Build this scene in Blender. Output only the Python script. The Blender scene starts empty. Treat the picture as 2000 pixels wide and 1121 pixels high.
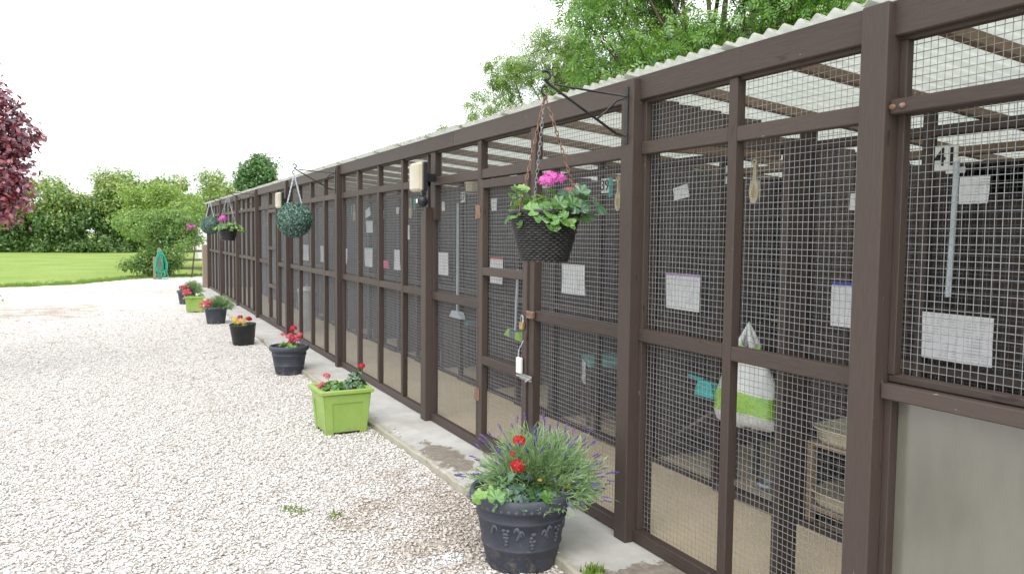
import bpy, math, random
import numpy as np
from mathutils import Matrix, Vector

R = math.radians
rng = np.random.default_rng(7)
random.seed(7)
S = bpy.context.scene
COL = S.collection

# ---------------------------------------------------------------- camera
CAM_POS = Vector((-2.19, 0.0, 1.49))
YAW, PITCH, ROLL = R(26.606), R(-3.746), R(0.575)
cam_d = bpy.data.cameras.new('camera')
cam_d.sensor_width = 36.0
cam_d.lens = 36.0 * 1549.6 / 2000.0
cam_d.clip_start = 0.05
cam_d.clip_end = 1500
cam = bpy.data.objects.new('camera', cam_d)
COL.objects.link(cam)
fw = Vector((math.sin(YAW) * math.cos(PITCH), math.cos(YAW) * math.cos(PITCH), math.sin(PITCH)))
rt = Vector((math.cos(YAW), -math.sin(YAW), 0))
up = rt.cross(fw)
rt2 = rt * math.cos(ROLL) + up * math.sin(ROLL)
up2 = -rt * math.sin(ROLL) + up * math.cos(ROLL)
cm = Matrix((rt2, up2, -fw)).transposed().to_4x4()
cm.translation = CAM_POS
cam.matrix_world = cm
S.camera = cam

# ---------------------------------------------------------------- sky and sun (bright overcast)
SUN_EL, SUN_AZ = R(52), R(215)          # azimuth clockwise from +Y
w = bpy.data.worlds.new('World')
S.world = w
w.use_nodes = True
nt = w.node_tree
for n in list(nt.nodes):
    nt.nodes.remove(n)
out = nt.nodes.new('ShaderNodeOutputWorld')
bg = nt.nodes.new('ShaderNodeBackground')
sky = nt.nodes.new('ShaderNodeTexSky')
sky.sky_type = 'NISHITA'
sky.sun_disc = False
sky.sun_elevation = SUN_EL
sky.sun_rotation = SUN_AZ
sky.dust_density = 3.0
tc = nt.nodes.new('ShaderNodeTexCoord')
mp = nt.nodes.new('ShaderNodeMapping')
mp.inputs['Scale'].default_value = (1.6, 1.6, 7.0)
nz = nt.nodes.new('ShaderNodeTexNoise')
nz.inputs['Scale'].default_value = 1.5
nz.inputs['Detail'].default_value = 5
rp = nt.nodes.new('ShaderNodeValToRGB')
rp.color_ramp.elements[0].position = 0.30
rp.color_ramp.elements[0].color = (0.38, 0.38, 0.38, 1)
rp.color_ramp.elements[1].position = 0.53
rp.color_ramp.elements[1].color = (0.985, 0.985, 0.985, 1)
sc_ = nt.nodes.new('ShaderNodeMix')
sc_.data_type = 'RGBA'
sc_.blend_type = 'MULTIPLY'
sc_.inputs['Factor'].default_value = 1.0
sc_.inputs[7].default_value = (0.065, 0.065, 0.065, 1)
mx = nt.nodes.new('ShaderNodeMix')
mx.data_type = 'RGBA'
mx.inputs[7].default_value = (0.95, 0.97, 1.0, 1)   # cloud
nt.links.new(tc.outputs['Generated'], mp.inputs['Vector'])
nt.links.new(mp.outputs[0], nz.inputs['Vector'])
nt.links.new(nz.outputs[0], rp.inputs[0])
nt.links.new(sky.outputs[0], sc_.inputs[6])
nt.links.new(rp.outputs[0], mx.inputs[0])
nt.links.new(sc_.outputs[2], mx.inputs[6])
nt.links.new(mx.outputs[2], bg.inputs[0])
bg.inputs[1].default_value = 1.0
nt.links.new(bg.outputs[0], out.inputs[0])

sun_d = bpy.data.lights.new('sun', 'SUN')
sun_d.energy = 1.2
sun_d.angle = R(55)
sun_d.color = (1.0, 0.96, 0.90)
sun = bpy.data.objects.new('sun', sun_d)
COL.objects.link(sun)
sd = Vector((math.sin(SUN_AZ) * math.cos(SUN_EL), math.cos(SUN_AZ) * math.cos(SUN_EL), math.sin(SUN_EL)))
sun.rotation_euler = sd.to_track_quat('Z', 'Y').to_euler()

vs = S.view_settings
vs.view_transform = 'Standard'
vs.look = 'None'
vs.gamma = 1.0
vs.use_curve_mapping = False
vs.exposure = 0.93
S.cycles.max_bounces = 8
S.cycles.transparent_max_bounces = 12

# ================================================================ helpers
def obj(name, me, parent=None, kind=None, label=None, cat=None, group=None):
    o = bpy.data.objects.new(name, me)
    COL.objects.link(o)
    if parent is not None:
        o.parent = parent
    if kind: o['kind'] = kind
    if label: o['label'] = label
    if cat: o['category'] = cat
    if group: o['group'] = group
    return o

def thing(name, label, cat, loc=(0, 0, 0), rz=0.0, group=None):
    o = bpy.data.objects.new(name, None)
    o.empty_display_size = 0.1
    COL.objects.link(o)
    o.location = loc
    o.rotation_euler = (0, 0, rz)
    o['label'] = label
    o['category'] = cat
    if group: o['group'] = group
    return o

class MB:
    def __init__(s):
        s.v = []; s.f = []; s.n = 0
    def add(s, v, f):
        b = s.n
        s.v.extend([tuple(p) for p in v])
        s.f.extend([tuple(i + b for i in q) for q in f])
        s.n += len(v)
        return s
    def box(s, x0, x1, y0, y1, z0, z1, c=0.003):
        return s.add(*cbox(x0, x1, y0, y1, z0, z1, c))
    def tube(s, pts, r, n=8, closed=False):
        return s.add(*tube(pts, r, n, closed))
    def lathe(s, prof, n=32, loc=(0, 0, 0)):
        return s.add(*lathe(prof, n, loc))
    def mesh(s, mat, smooth=False):
        me = bpy.data.meshes.new('mesh')
        me.from_pydata(s.v, [], s.f)
        if smooth:
            me.polygons.foreach_set('use_smooth', [True] * len(me.polygons))
        me.materials.append(mat)
        return me
    def build(s, name, mat, parent=None, smooth=False, **k):
        return obj(name, s.mesh(mat, smooth), parent, **k)

_CORN = [(a, b, c) for a in (0, 1) for b in (0, 1) for c in (0, 1)]
_CID = {(c, a): i * 3 + a for i, c in enumerate(_CORN) for a in range(3)}
def _topo():
    f = []
    for a in range(3):
        o = [k for k in range(3) if k != a]
        for s in (0, 1):
            q = []
            for (p, r) in ((0, 0), (1, 0), (1, 1), (0, 1)):
                c = [0, 0, 0]; c[a] = s; c[o[0]] = p; c[o[1]] = r
                q.append(_CID[(tuple(c), a)])
            f.append(tuple(q))
    for k in range(3):
        a, b = [i for i in range(3) if i != k]
        for sa in (0, 1):
            for sb in (0, 1):
                c1 = [0, 0, 0]; c1[a] = sa; c1[b] = sb
                c2 = list(c1); c2[k] = 1
                c1, c2 = tuple(c1), tuple(c2)
                f.append((_CID[(c1, a)], _CID[(c2, a)], _CID[(c2, b)], _CID[(c1, b)]))
    for c in _CORN:
        f.append(tuple(_CID[(c, a)] for a in range(3)))
    return f
_BF = _topo()
def cbox(x0, x1, y0, y1, z0, z1, c=0.003):
    lo = (min(x0, x1), min(y0, y1), min(z0, z1)); hi = (max(x0, x1), max(y0, y1), max(z0, z1))
    c = min(c, 0.3 * min(hi[i] - lo[i] for i in range(3)))
    v = []
    for cr in _CORN:
        for a in range(3):
            p = []
            for k in range(3):
                q = hi[k] if cr[k] else lo[k]
                if k != a: q += -c if cr[k] else c
                p.append(q)
            v.append(tuple(p))
    return v, _BF

def tube(pts, r, n=8, closed=False):
    pts = [Vector(p) for p in pts]
    m = len(pts)
    rs = r if hasattr(r, '__len__') else [r] * m
    v, f = [], []
    prev = None
    for i, p in enumerate(pts):
        if closed: t = pts[(i + 1) % m] - pts[i - 1]
        else: t = pts[min(i + 1, m - 1)] - pts[max(i - 1, 0)]
        t.normalize()
        if prev is None:
            a = t.orthogonal().normalized()
        else:
            a = prev - t * prev.dot(t)
            a = a.normalized() if a.length > 1e-6 else t.orthogonal().normalized()
        prev = a
        b = t.cross(a)
        for k in range(n):
            an = 2 * math.pi * k / n
            v.append(p + (a * math.cos(an) + b * math.sin(an)) * rs[i])
    for i in range(m if closed else m - 1):
        j = (i + 1) % m
        for k in range(n):
            l = (k + 1) % n
            f.append((i * n + k, i * n + l, j * n + l, j * n + k))
    if not closed:
        f.append(tuple(range(n)))
        f.append(tuple(range((m - 1) * n, m * n)))
    return v, f

def lathe(prof, n=32, loc=(0, 0, 0)):
    v, f = [], []
    for (r, z) in prof:
        for k in range(n):
            a = 2 * math.pi * k / n
            v.append((loc[0] + r * math.cos(a), loc[1] + r * math.sin(a), loc[2] + z))
    for i in range(len(prof) - 1):
        for k in range(n):
            l = (k + 1) % n
            f.append((i * n + k, i * n + l, (i + 1) * n + l, (i + 1) * n + k))
    return v, f

def npmesh(verts, faces, mat, smooth=False):
    """verts (N,3), faces (M,k) uniform"""
    verts = np.ascontiguousarray(verts, dtype=np.float32)
    faces = np.ascontiguousarray(faces, dtype=np.int32)
    me = bpy.data.meshes.new('mesh')
    k = faces.shape[1]
    me.vertices.add(len(verts))
    me.vertices.foreach_set('co', verts.ravel())
    me.loops.add(faces.size)
    me.loops.foreach_set('vertex_index', faces.ravel())
    me.polygons.add(len(faces))
    me.polygons.foreach_set('loop_start', np.arange(0, faces.size, k, dtype=np.int32))
    me.polygons.foreach_set('loop_total', np.full(len(faces), k, dtype=np.int32))
    if smooth:
        me.polygons.foreach_set('use_smooth', np.ones(len(faces), dtype=bool))
    me.update(calc_edges=True)
    me.materials.append(mat)
    return me

def unit(v):
    return v / np.maximum(np.linalg.norm(v, axis=-1, keepdims=True), 1e-9)

def leaf_quads(pos, nrm, size, aspect=0.5, fold=0.0, dirs=None):
    """one rhombic leaf per position"""
    N = len(pos)
    d = dirs if dirs is not None else rng.normal(size=(N, 3))
    d = d - nrm * np.sum(d * nrm, 1, keepdims=True)
    d = unit(d)
    s = np.cross(nrm, d)
    size = np.asarray(size).reshape(-1, 1)
    v = np.empty((N, 4, 3))
    v[:, 0] = pos - d * size * 0.5
    v[:, 1] = pos + s * size * aspect * 0.5 - d * size * 0.05 + nrm * size * fold
    v[:, 2] = pos + d * size * 0.5
    v[:, 3] = pos - s * size * aspect * 0.5 - d * size * 0.05 + nrm * size * fold
    return v.reshape(-1, 3), np.arange(N * 4).reshape(-1, 4)

# ---------------------------------------------------------------- materials
def new_mat(name):
    m = bpy.data.materials.new(name)
    m.use_nodes = True
    t = m.node_tree
    for n in list(t.nodes): t.nodes.remove(n)
    o = t.nodes.new('ShaderNodeOutputMaterial')
    return m, t, o

def N(t, typ, **k):
    n = t.nodes.new(typ)
    for a, b in k.items(): setattr(n, a, b)
    return n

def ramp(t, stops, fac):
    r = N(t, 'ShaderNodeValToRGB')
    e = r.color_ramp.elements
    while len(e) < len(stops): e.new(0.5)
    for el, (p, c) in zip(e, stops):
        el.position = p
        el.color = (*c, 1) if len(c) == 3 else c
    t.links.new(fac, r.inputs[0])
    return r.outputs[0]

def noise(t, vec, scale, detail=5, rough=0.55):
    n = N(t, 'ShaderNodeTexNoise')
    n.inputs['Scale'].default_value = scale
    n.inputs['Detail'].default_value = detail
    n.inputs['Roughness'].default_value = rough
    if vec is not None: t.links.new(vec, n.inputs['Vector'])
    return n.outputs[0]

def mapped(t, scale, coord='Object'):
    c = N(t, 'ShaderNodeTexCoord')
    m = N(t, 'ShaderNodeMapping')
    m.inputs['Scale'].default_value = scale
    t.links.new(c.outputs[coord], m.inputs['Vector'])
    return m.outputs[0]

def math_(t, op, a, b):
    m = N(t, 'ShaderNodeMath', operation=op)
    for i, x in enumerate((a, b)):
        if isinstance(x, (int, float)): m.inputs[i].default_value = x
        else: t.links.new(x, m.inputs[i])
    return m.outputs[0]

def mixc(t, fac, a, b):
    m = N(t, 'ShaderNodeMix', data_type='RGBA')
    if isinstance(fac, (int, float)): m.inputs[0].default_value = fac
    else: t.links.new(fac, m.inputs[0])
    for i, x in ((6, a), (7, b)):
        if isinstance(x, tuple): m.inputs[i].default_value = (*x, 1)
        else: t.links.new(x, m.inputs[i])
    return m.outputs[2]

def principled(t, o, col, rough=0.6, spec=0.4, metallic=0.0, bump=None, bstr=0.3, bdist=0.01):
    p = N(t, 'ShaderNodeBsdfPrincipled')
    if isinstance(col, tuple): p.inputs['Base Color'].default_value = (*col, 1)
    else: t.links.new(col, p.inputs['Base Color'])
    if isinstance(rough, (int, float)): p.inputs['Roughness'].default_value = rough
    else: t.links.new(rough, p.inputs['Roughness'])
    p.inputs['Specular IOR Level'].default_value = spec
    p.inputs['Metallic'].default_value = metallic
    if bump is not None:
        b = N(t, 'ShaderNodeBump')
        b.inputs['Strength'].default_value = bstr
        b.inputs['Distance'].default_value = bdist
        t.links.new(bump, b.inputs['Height'])
        t.links.new(b.outputs[0], p.inputs['Normal'])
    t.links.new(p.outputs[0], o.inputs[0])
    return p

def simple(name, c1, c2=None, scale=8, rough=0.6, spec=0.4, metallic=0.0, stretch=(1, 1, 1), bstr=0.15, lo=0.35, hi=0.65, bdist=0.004):
    m, t, o = new_mat(name)
    v = mapped(t, stretch)
    nz = noise(t, v, scale, 6)
    c = ramp(t, [(lo, c1), (hi, c2 or c1)], nz)
    principled(t, o, c, rough, spec, metallic, noise(t, v, scale * 4, 4), bstr, bdist)
    return m

def wood(name, grain, c1, c2, chip=(0.30, 0.27, 0.25), chips=True, rough=0.55):
    m, t, o = new_mat(name)
    v = mapped(t, grain)
    g = noise(t, v, 14, 8, 0.65)
    v2 = mapped(t, (1, 1, 1))
    big = noise(t, v2, 1.7, 4)
    c = ramp(t, [(0.30, c1), (0.70, c2)], g)
    c = mixc(t, math_(t, 'MULTIPLY', big, 0.45), c, tuple(0.5 * (a + b) * 1.35 for a, b in zip(c1, c2)))
    oi = N(t, 'ShaderNodeObjectInfo')
    c = mixc(t, math_(t, 'MULTIPLY', oi.outputs['Random'], 0.5), c, tuple(min(1.0, 1.35 * b + 0.01) for b in c2))
    kn = noise(t, mapped(t, tuple(0.25 * a + 0.8 for a in grain)), 7, 2)
    c = mixc(t, math_(t, 'MULTIPLY', ramp(t, [(0.70, (0, 0, 0)), (0.74, (1, 1, 1))], kn), 0.6), c, tuple(0.5 * b for b in c1))
    if chips:
        k = noise(t, mapped(t, tuple(0.35 * a + 0.4 for a in grain)), 30, 3)
        msk = ramp(t, [(0.735, (0, 0, 0)), (0.76, (1, 1, 1))], k)
        c = mixc(t, msk, c, chip)
    principled(t, o, c, rough, 0.35, 0, g, 0.35, 0.004)
    return m

BR1, BR2 = (0.036, 0.0245, 0.0205), (0.064, 0.0455, 0.0385)
M_WV = wood('brown_timber_upright', (9, 9, 0.8), BR1, BR2)
M_WH = wood('brown_timber_level', (9, 0.8, 9), BR1, BR2)
M_WX = wood('weathered_rafter', (0.8, 9, 9), (0.13, 0.085, 0.055), (0.27, 0.19, 0.13), chips=False, rough=0.8)
M_WD = wood('dark_stained_board', (9, 9, 0.8), (0.095, 0.070, 0.060), (0.160, 0.122, 0.105), chips=False, rough=0.7)
M_OAK = wood('grey_weathered_post', (9, 9, 0.8), (0.16, 0.125, 0.09), (0.30, 0.25, 0.19), chips=False, rough=0.85)
M_PINE = wood('bare_pine_shelf', (1, 9, 9), (0.30, 0.21, 0.13), (0.44, 0.33, 0.22), chips=False, rough=0.7)

M_WIRE = simple('galvanised_wire', (0.24, 0.255, 0.28), (0.34, 0.355, 0.38), 30, 0.45, 0.5, 0.35)
M_IRON = simple('black_iron', (0.012, 0.012, 0.014), (0.03, 0.028, 0.028), 20, 0.4, 0.5, 0.2)
M_RUST = simple('rusty_steel', (0.16, 0.07, 0.035), (0.30, 0.22, 0.18), 40, 0.7, 0.3, 0.3)
M_STEEL = simple('dull_steel', (0.35, 0.35, 0.36), (0.5, 0.5, 0.5), 30, 0.35, 0.5, 0.8)
M_BRASS = simple('old_brass', (0.38, 0.27, 0.12), (0.5, 0.38, 0.2), 30, 0.4, 0.5, 0.7)
def paper_mat():
    m, t, o = new_mat('laminated_paper')
    v = mapped(t, (1, 1, 1))
    c = ramp(t, [(0.3, (0.72, 0.73, 0.76)), (0.7, (0.79, 0.79, 0.82))], noise(t, v, 6, 4))
    wv = N(t, 'ShaderNodeTexWave', bands_direction='Z'); wv.inputs['Scale'].default_value = 26; t.links.new(v, wv.inputs['Vector'])
    ln = ramp(t, [(0.62, (0, 0, 0)), (0.75, (1, 1, 1))], wv.outputs[0])
    wd_ = ramp(t, [(0.46, (0, 0, 0)), (0.54, (1, 1, 1))], noise(t, mapped(t, (1, 1, 0.2)), 60, 2))
    blk = ramp(t, [(0.40, (0, 0, 0)), (0.50, (1, 1, 1))], noise(t, v, 7, 2))
    c = mixc(t, math_(t, 'MULTIPLY', math_(t, 'MULTIPLY', ln, wd_), math_(t, 'MULTIPLY', blk, 0.5)), c, (0.18, 0.18, 0.22))
    principled(t, o, c, 0.3, 0.5, 0, noise(t, v, 12, 3), 0.1, 0.004)
    return m
M_PAPER = paper_mat()
M_PLATE = simple('white_plastic_plate', (0.72, 0.73, 0.72), (0.80, 0.80, 0.78), 10, 0.4, 0.5)
M_INK = simple('black_ink', (0.015, 0.015, 0.017), None, 10, 0.6)
M_LILAC = simple('lilac_print', (0.42, 0.25, 0.55), None, 10, 0.5)
M_BLUE = simple('blue_print', (0.06, 0.08, 0.42), None, 10, 0.5)
M_RED = simple('red_print', (0.55, 0.06, 0.05), None, 10, 0.5)
M_PINK = simple('pink_print', (0.65, 0.10, 0.22), None, 10, 0.5)
M_TEAL = simple('teal_plastic', (0.05, 0.40, 0.38), (0.08, 0.48, 0.46), 10, 0.4)
M_CREAM = simple('cream_brush_wood', (0.55, 0.47, 0.33), (0.66, 0.58, 0.44), 12, 0.5)
M_BRISTLE = simple('tan_bristle_pad', (0.45, 0.33, 0.14), (0.58, 0.44, 0.22), 40, 0.8)
M_PALE = simple('pale_blue_plastic', (0.45, 0.52, 0.58), (0.55, 0.61, 0.66), 10, 0.35)
M_LIMEP = simple('lime_plastic_small', (0.30, 0.55, 0.06), (0.36, 0.62, 0.10), 10, 0.4)
M_GREYP = simple('grey_plastic', (0.10, 0.12, 0.15), (0.15, 0.17, 0.20), 10, 0.4)
M_TRAY = simple('beige_plastic', (0.58, 0.52, 0.37), (0.66, 0.60, 0.45), 8, 0.4)
M_BAGW = simple('white_carrier_film', (0.68, 0.71, 0.70), (0.80, 0.82, 0.80), 14, 0.3, 0.5, bstr=0.5, bdist=0.01)
M_BAGG = simple('green_carrier_film', (0.28, 0.58, 0.05), (0.38, 0.68, 0.09), 14, 0.3, 0.5, bstr=0.5, bdist=0.01)
M_YEL = simple('yellow_print', (0.75, 0.55, 0.08), None, 10, 0.5)
M_LAMP = simple('yellowed_lamp_cover', (0.47, 0.43, 0.32), (0.57, 0.53, 0.42), 6, 0.35, 0.5)
M_BLACKP = simple('black_plastic', (0.010, 0.012, 0.016), (0.025, 0.027, 0.035), 14, 0.35, 0.5)
M_WICK = simple('black_wicker', (0.016, 0.016, 0.018), (0.040, 0.038, 0.038), 30, 0.42, 0.5)
M_SOIL = simple('potting_soil', (0.025, 0.016, 0.010), (0.075, 0.050, 0.033), 60, 0.95, 0.1, bstr=0.8, bdist=0.01)
def lime_mat():
    m, t, o = new_mat('lime_planter_plastic')
    v = mapped(t, (1, 1, 1))
    c = ramp(t, [(0.35, (0.27, 0.41, 0.085)), (0.65, (0.32, 0.465, 0.12))], noise(t, v, 5, 5))
    sx = N(t, 'ShaderNodeSeparateXYZ'); t.links.new(v, sx.inputs[0])
    spl = math_(t, 'SUBTRACT', noise(t, v, 24, 6, 0.7), math_(t, 'ADD', 0.47, math_(t, 'MULTIPLY', sx.outputs[2], 1.1)))
    c = mixc(t, math_(t, 'MULTIPLY', ramp(t, [(0.0, (0, 0, 0)), (0.14, (1, 1, 1))], spl), 0.55), c, (0.24, 0.21, 0.13))
    scr = ramp(t, [(0.66, (0, 0, 0)), (0.72, (1, 1, 1))], noise(t, mapped(t, (3, 3, 14)), 9, 4))
    c = mixc(t, math_(t, 'MULTIPLY', scr, 0.25), c, (0.45, 0.52, 0.30))
    principled(t, o, c, 0.45, 0.4, 0, noise(t, v, 20, 4), 0.06, 0.004)
    return m
M_LIME = lime_mat()
M_HOSE = simple('green_hose', (0.02, 0.30, 0.20), (0.04, 0.40, 0.28), 6, 0.4)
M_VAN = simple('white_caravan_skin', (0.74, 0.75, 0.76), (0.80, 0.80, 0.80), 2, 0.3, 0.5)
M_GLASS = simple('dark_window_glass', (0.03, 0.035, 0.04), (0.05, 0.055, 0.06), 2, 0.08, 0.6)
M_ZINC = simple('galvanised_bin', (0.42, 0.44, 0.46), (0.60, 0.62, 0.64), 7, 0.4, 0.5, 0.4)
M_CUSH = simple('teal_cushion', (0.16, 0.33, 0.31), (0.23, 0.42, 0.40), 20, 0.9, 0.2)
M_FABRIC = simple('slate_fabric', (0.10, 0.12, 0.15), (0.17, 0.19, 0.22), 25, 0.95, 0.1)
M_CARPET = simple('grey_brown_carpet', (0.20, 0.16, 0.14), (0.32, 0.27, 0.24), 60, 0.95, 0.1, bstr=0.6)
M_TOWEL = simple('white_towel', (0.62, 0.62, 0.66), (0.74, 0.74, 0.77), 30, 0.95, 0.1)

# charcoal blue pots (worn, moulded plastic)
def pot_mat():
    m, t, o = new_mat('charcoal_blue_pot')
    v = mapped(t, (1, 1, 1))
    a = noise(t, v, 9, 6)
    c = ramp(t, [(0.3, (0.026, 0.030, 0.043)), (0.7, (0.054, 0.060, 0.080))], a)
    gm = N(t, 'ShaderNodeNewGeometry')
    dust = ramp(t, [(0.50, (0, 0, 0)), (0.62, (1, 1, 1))], gm.outputs['Pointiness'])
    c = mixc(t, math_(t, 'MULTIPLY', dust, 0.5), c, (0.13, 0.14, 0.17))
    sx = N(t, 'ShaderNodeSeparateXYZ'); t.links.new(v, sx.inputs[0])
    spl = math_(t, 'SUBTRACT', noise(t, v, 26, 6, 0.7), math_(t, 'ADD', 0.47, math_(t, 'MULTIPLY', sx.outputs[2], 0.9)))
    c = mixc(t, math_(t, 'MULTIPLY', ramp(t, [(0.0, (0, 0, 0)), (0.14, (1, 1, 1))], spl), 0.6), c, (0.20, 0.17, 0.13))
    principled(t, o, c, 0.55, 0.4, 0, noise(t, v, 45, 5), 0.35, 0.004)
    return m
M_POT = pot_mat()
M_BUCKET = simple('black_bucket', (0.012, 0.014, 0.015), (0.028, 0.030, 0.032), 6, 0.45, 0.4)

def leaf_mat(name, stops, transl=0.35, gloss=0.06, big=0.6):
    m, t, o = new_mat(name)
    g = N(t, 'ShaderNodeNewGeometry')
    v = mapped(t, (1, 1, 1))
    f = noise(t, v, big, 3)
    f = math_(t, 'ADD', math_(t, 'MULTIPLY', g.outputs['Random Per Island'], 0.6), math_(t, 'MULTIPLY', f, 0.55))
    if name in ('geranium_leaf', 'blue_green_leaf'):
        oi = N(t, 'ShaderNodeObjectInfo')
        f = math_(t, 'ADD', math_(t, 'MULTIPLY', oi.outputs['Random'], 0.8), 0.1)
    c = ramp(t, stops, f)
    d = N(t, 'ShaderNodeBsdfDiffuse'); t.links.new(c, d.inputs[0])
    tr = N(t, 'ShaderNodeBsdfTranslucent')
    t.links.new(mixc(t, 0.35, c, (0.36, 0.46, 0.10)) if 'copper' not in name and 'petal' not in name else c, tr.inputs[0])
    mx = N(t, 'ShaderNodeMixShader'); mx.inputs[0].default_value = transl
    t.links.new(d.outputs[0], mx.inputs[1]); t.links.new(tr.outputs[0], mx.inputs[2])
    gl = N(t, 'ShaderNodeBsdfGlossy'); gl.inputs['Roughness'].default_value = 0.42
    gl.inputs[0].default_value = (0.9, 0.95, 1, 1)
    m2 = N(t, 'ShaderNodeMixShader'); m2.inputs[0].default_value = gloss
    t.links.new(mx.outputs[0], m2.inputs[1]); t.links.new(gl.outputs[0], m2.inputs[2])
    t.links.new(m2.outputs[0], o.inputs[0])
    return m
L_HEDGE = leaf_mat('hawthorn_leaf', [(0.25, (0.105, 0.212, 0.048)), (0.55, (0.256, 0.410, 0.096)), (0.85, (0.600, 0.600, 0.224))], transl=0.48, big=0.35)
L_HEDGE2 = leaf_mat('dark_hedge_leaf', [(0.25, (0.049, 0.124, 0.036)), (0.6, (0.124, 0.258, 0.064)), (0.9, (0.269, 0.402, 0.112))], transl=0.48, big=0.35)
L_YELLOW = leaf_mat('yellow_green_leaf', [(0.25, (0.159, 0.280, 0.049)), (0.6, (0.280, 0.441, 0.078)), (0.9, (0.468, 0.581, 0.158))], transl=0.48, big=0.5)
L_SHRUB = leaf_mat('shrub_leaf', [(0.25, (0.070, 0.169, 0.036)), (0.6, (0.169, 0.325, 0.063)), (0.9, (0.335, 0.493, 0.118))], transl=0.48, big=1.0)
L_DARK = leaf_mat('dark_tree_leaf', [(0.25, (0.043, 0.127, 0.043)), (0.6, (0.098, 0.244, 0.069)), (0.9, (0.195, 0.370, 0.108))], transl=0.48, big=0.5)
L_ASH = leaf_mat('ash_leaf', [(0.25, (0.064, 0.172, 0.031)), (0.55, (0.145, 0.325, 0.048)), (0.85, (0.301, 0.507, 0.100))], transl=0.45, big=0.6)
L_PALE = leaf_mat('pale_ash_leaf', [(0.25, (0.148, 0.259, 0.053)), (0.55, (0.252, 0.394, 0.099)), (0.85, (0.400, 0.537, 0.162))], transl=0.45, big=0.6)
L_COPPER = leaf_mat('copper_plum_leaf', [(0.2, (0.074, 0.016, 0.034)), (0.55, (0.208, 0.029, 0.055)), (0.85, (0.465, 0.061, 0.083))], transl=0.3, gloss=0.16, big=1.5)
L_BOX = leaf_mat('topiary_leaf', [(0.2, (0.025, 0.074, 0.060)), (0.6, (0.061, 0.154, 0.115)), (0.9, (0.149, 0.290, 0.198))], transl=0.1, gloss=0.10, big=6)
L_GER = leaf_mat('geranium_leaf', [(0.15, (0.055, 0.160, 0.020)), (0.5, (0.105, 0.270, 0.031)), (0.9, (0.220, 0.407, 0.055))], transl=0.3, gloss=0.08, big=9)
L_GERB = leaf_mat('blue_green_leaf', [(0.15, (0.035, 0.11, 0.045)), (0.5, (0.07, 0.18, 0.07)), (0.9, (0.13, 0.26, 0.09))], transl=0.25, gloss=0.10, big=9)
L_LAV = leaf_mat('lavender_leaf', [(0.2, (0.140, 0.248, 0.108)), (0.55, (0.248, 0.387, 0.184)), (0.9, (0.431, 0.582, 0.301))], transl=0.25, gloss=0.03, big=8)
L_GRASS = leaf_mat('grass_blade', [(0.2, (0.102, 0.192, 0.024)), (0.55, (0.180, 0.300, 0.042)), (0.9, (0.288, 0.408, 0.084))], transl=0.3, gloss=0.03, big=0.7)
P_LAV = leaf_mat('lavender_petal', [(0.2, (0.085, 0.05, 0.24)), (0.9, (0.21, 0.14, 0.42))], transl=0.2, gloss=0.02)
P_RED = leaf_mat('red_petal', [(0.2, (0.28, 0.004, 0.008)), (0.9, (0.78, 0.03, 0.04))], transl=0.25, gloss=0.03)
P_PINK = leaf_mat('pink_petal', [(0.2, (0.50, 0.03, 0.08)), (0.9, (0.85, 0.20, 0.26))], transl=0.25, gloss=0.03)
P_MAG = leaf_mat('magenta_petal', [(0.2, (0.48, 0.03, 0.32)), (0.9, (0.88, 0.25, 0.66))], transl=0.3, gloss=0.03)
P_YEL = leaf_mat('yellow_petal', [(0.2, (0.72, 0.42, 0.04)), (0.9, (0.85, 0.66, 0.16))], transl=0.25, gloss=0.03)
M_STEM = simple('green_stem', (0.12, 0.20, 0.06), (0.18, 0.27, 0.09), 20, 0.6)
M_BARK = simple('bark', (0.075, 0.060, 0.048), (0.16, 0.135, 0.11), 6, 0.95, 0.1, stretch=(4, 4, 0.8), bstr=0.8, bdist=0.02)

# translucent corrugated roof sheet
def roof_mat():
    m, t, o = new_mat('weathered_clear_roof_sheet')
    v = mapped(t, (0.6, 5, 1))
    a = noise(t, v, 5, 6)
    c = ramp(t, [(0.3, (0.50, 0.46, 0.36)), (0.62, (0.66, 0.63, 0.54))], a)
    sx = N(t, 'ShaderNodeSeparateXYZ'); t.links.new(mapped(t, (1, 1, 1)), sx.inputs[0])
    nn = noise(t, mapped(t, (1, 1, 1)), 16, 5, 0.7)
    eave = math_(t, 'SUBTRACT', math_(t, 'MULTIPLY', math_(t, 'SUBTRACT', 0.10, sx.outputs[0]), 4.0), math_(t, 'SUBTRACT', 0.80, nn))
    lich = ramp(t, [(0.0, (0, 0, 0)), (0.12, (1, 1, 1))], eave)
    c = mixc(t, math_(t, 'MULTIPLY', lich, 0.75), c, (0.30, 0.23, 0.14))
    d = N(t, 'ShaderNodeBsdfDiffuse'); t.links.new(c, d.inputs[0])
    tr = N(t, 'ShaderNodeBsdfTranslucent'); t.links.new(mixc(t, 0.5, c, (0.62, 0.73, 0.70)), tr.inputs[0])
    mx = N(t, 'ShaderNodeMixShader'); mx.inputs[0].default_value = 0.62
    t.links.new(d.outputs[0], mx.inputs[1]); t.links.new(tr.outputs[0], mx.inputs[2])
    gl = N(t, 'ShaderNodeBsdfGlossy'); gl.inputs['Roughness'].default_value = 0.3
    m2 = N(t, 'ShaderNodeMixShader'); m2.inputs[0].default_value = 0.05
    t.links.new(mx.outputs[0], m2.inputs[1]); t.links.new(gl.outputs[0], m2.inputs[2])
    t.links.new(m2.outputs[0], o.inputs[0])
    return m
M_ROOF = roof_mat()

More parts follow.
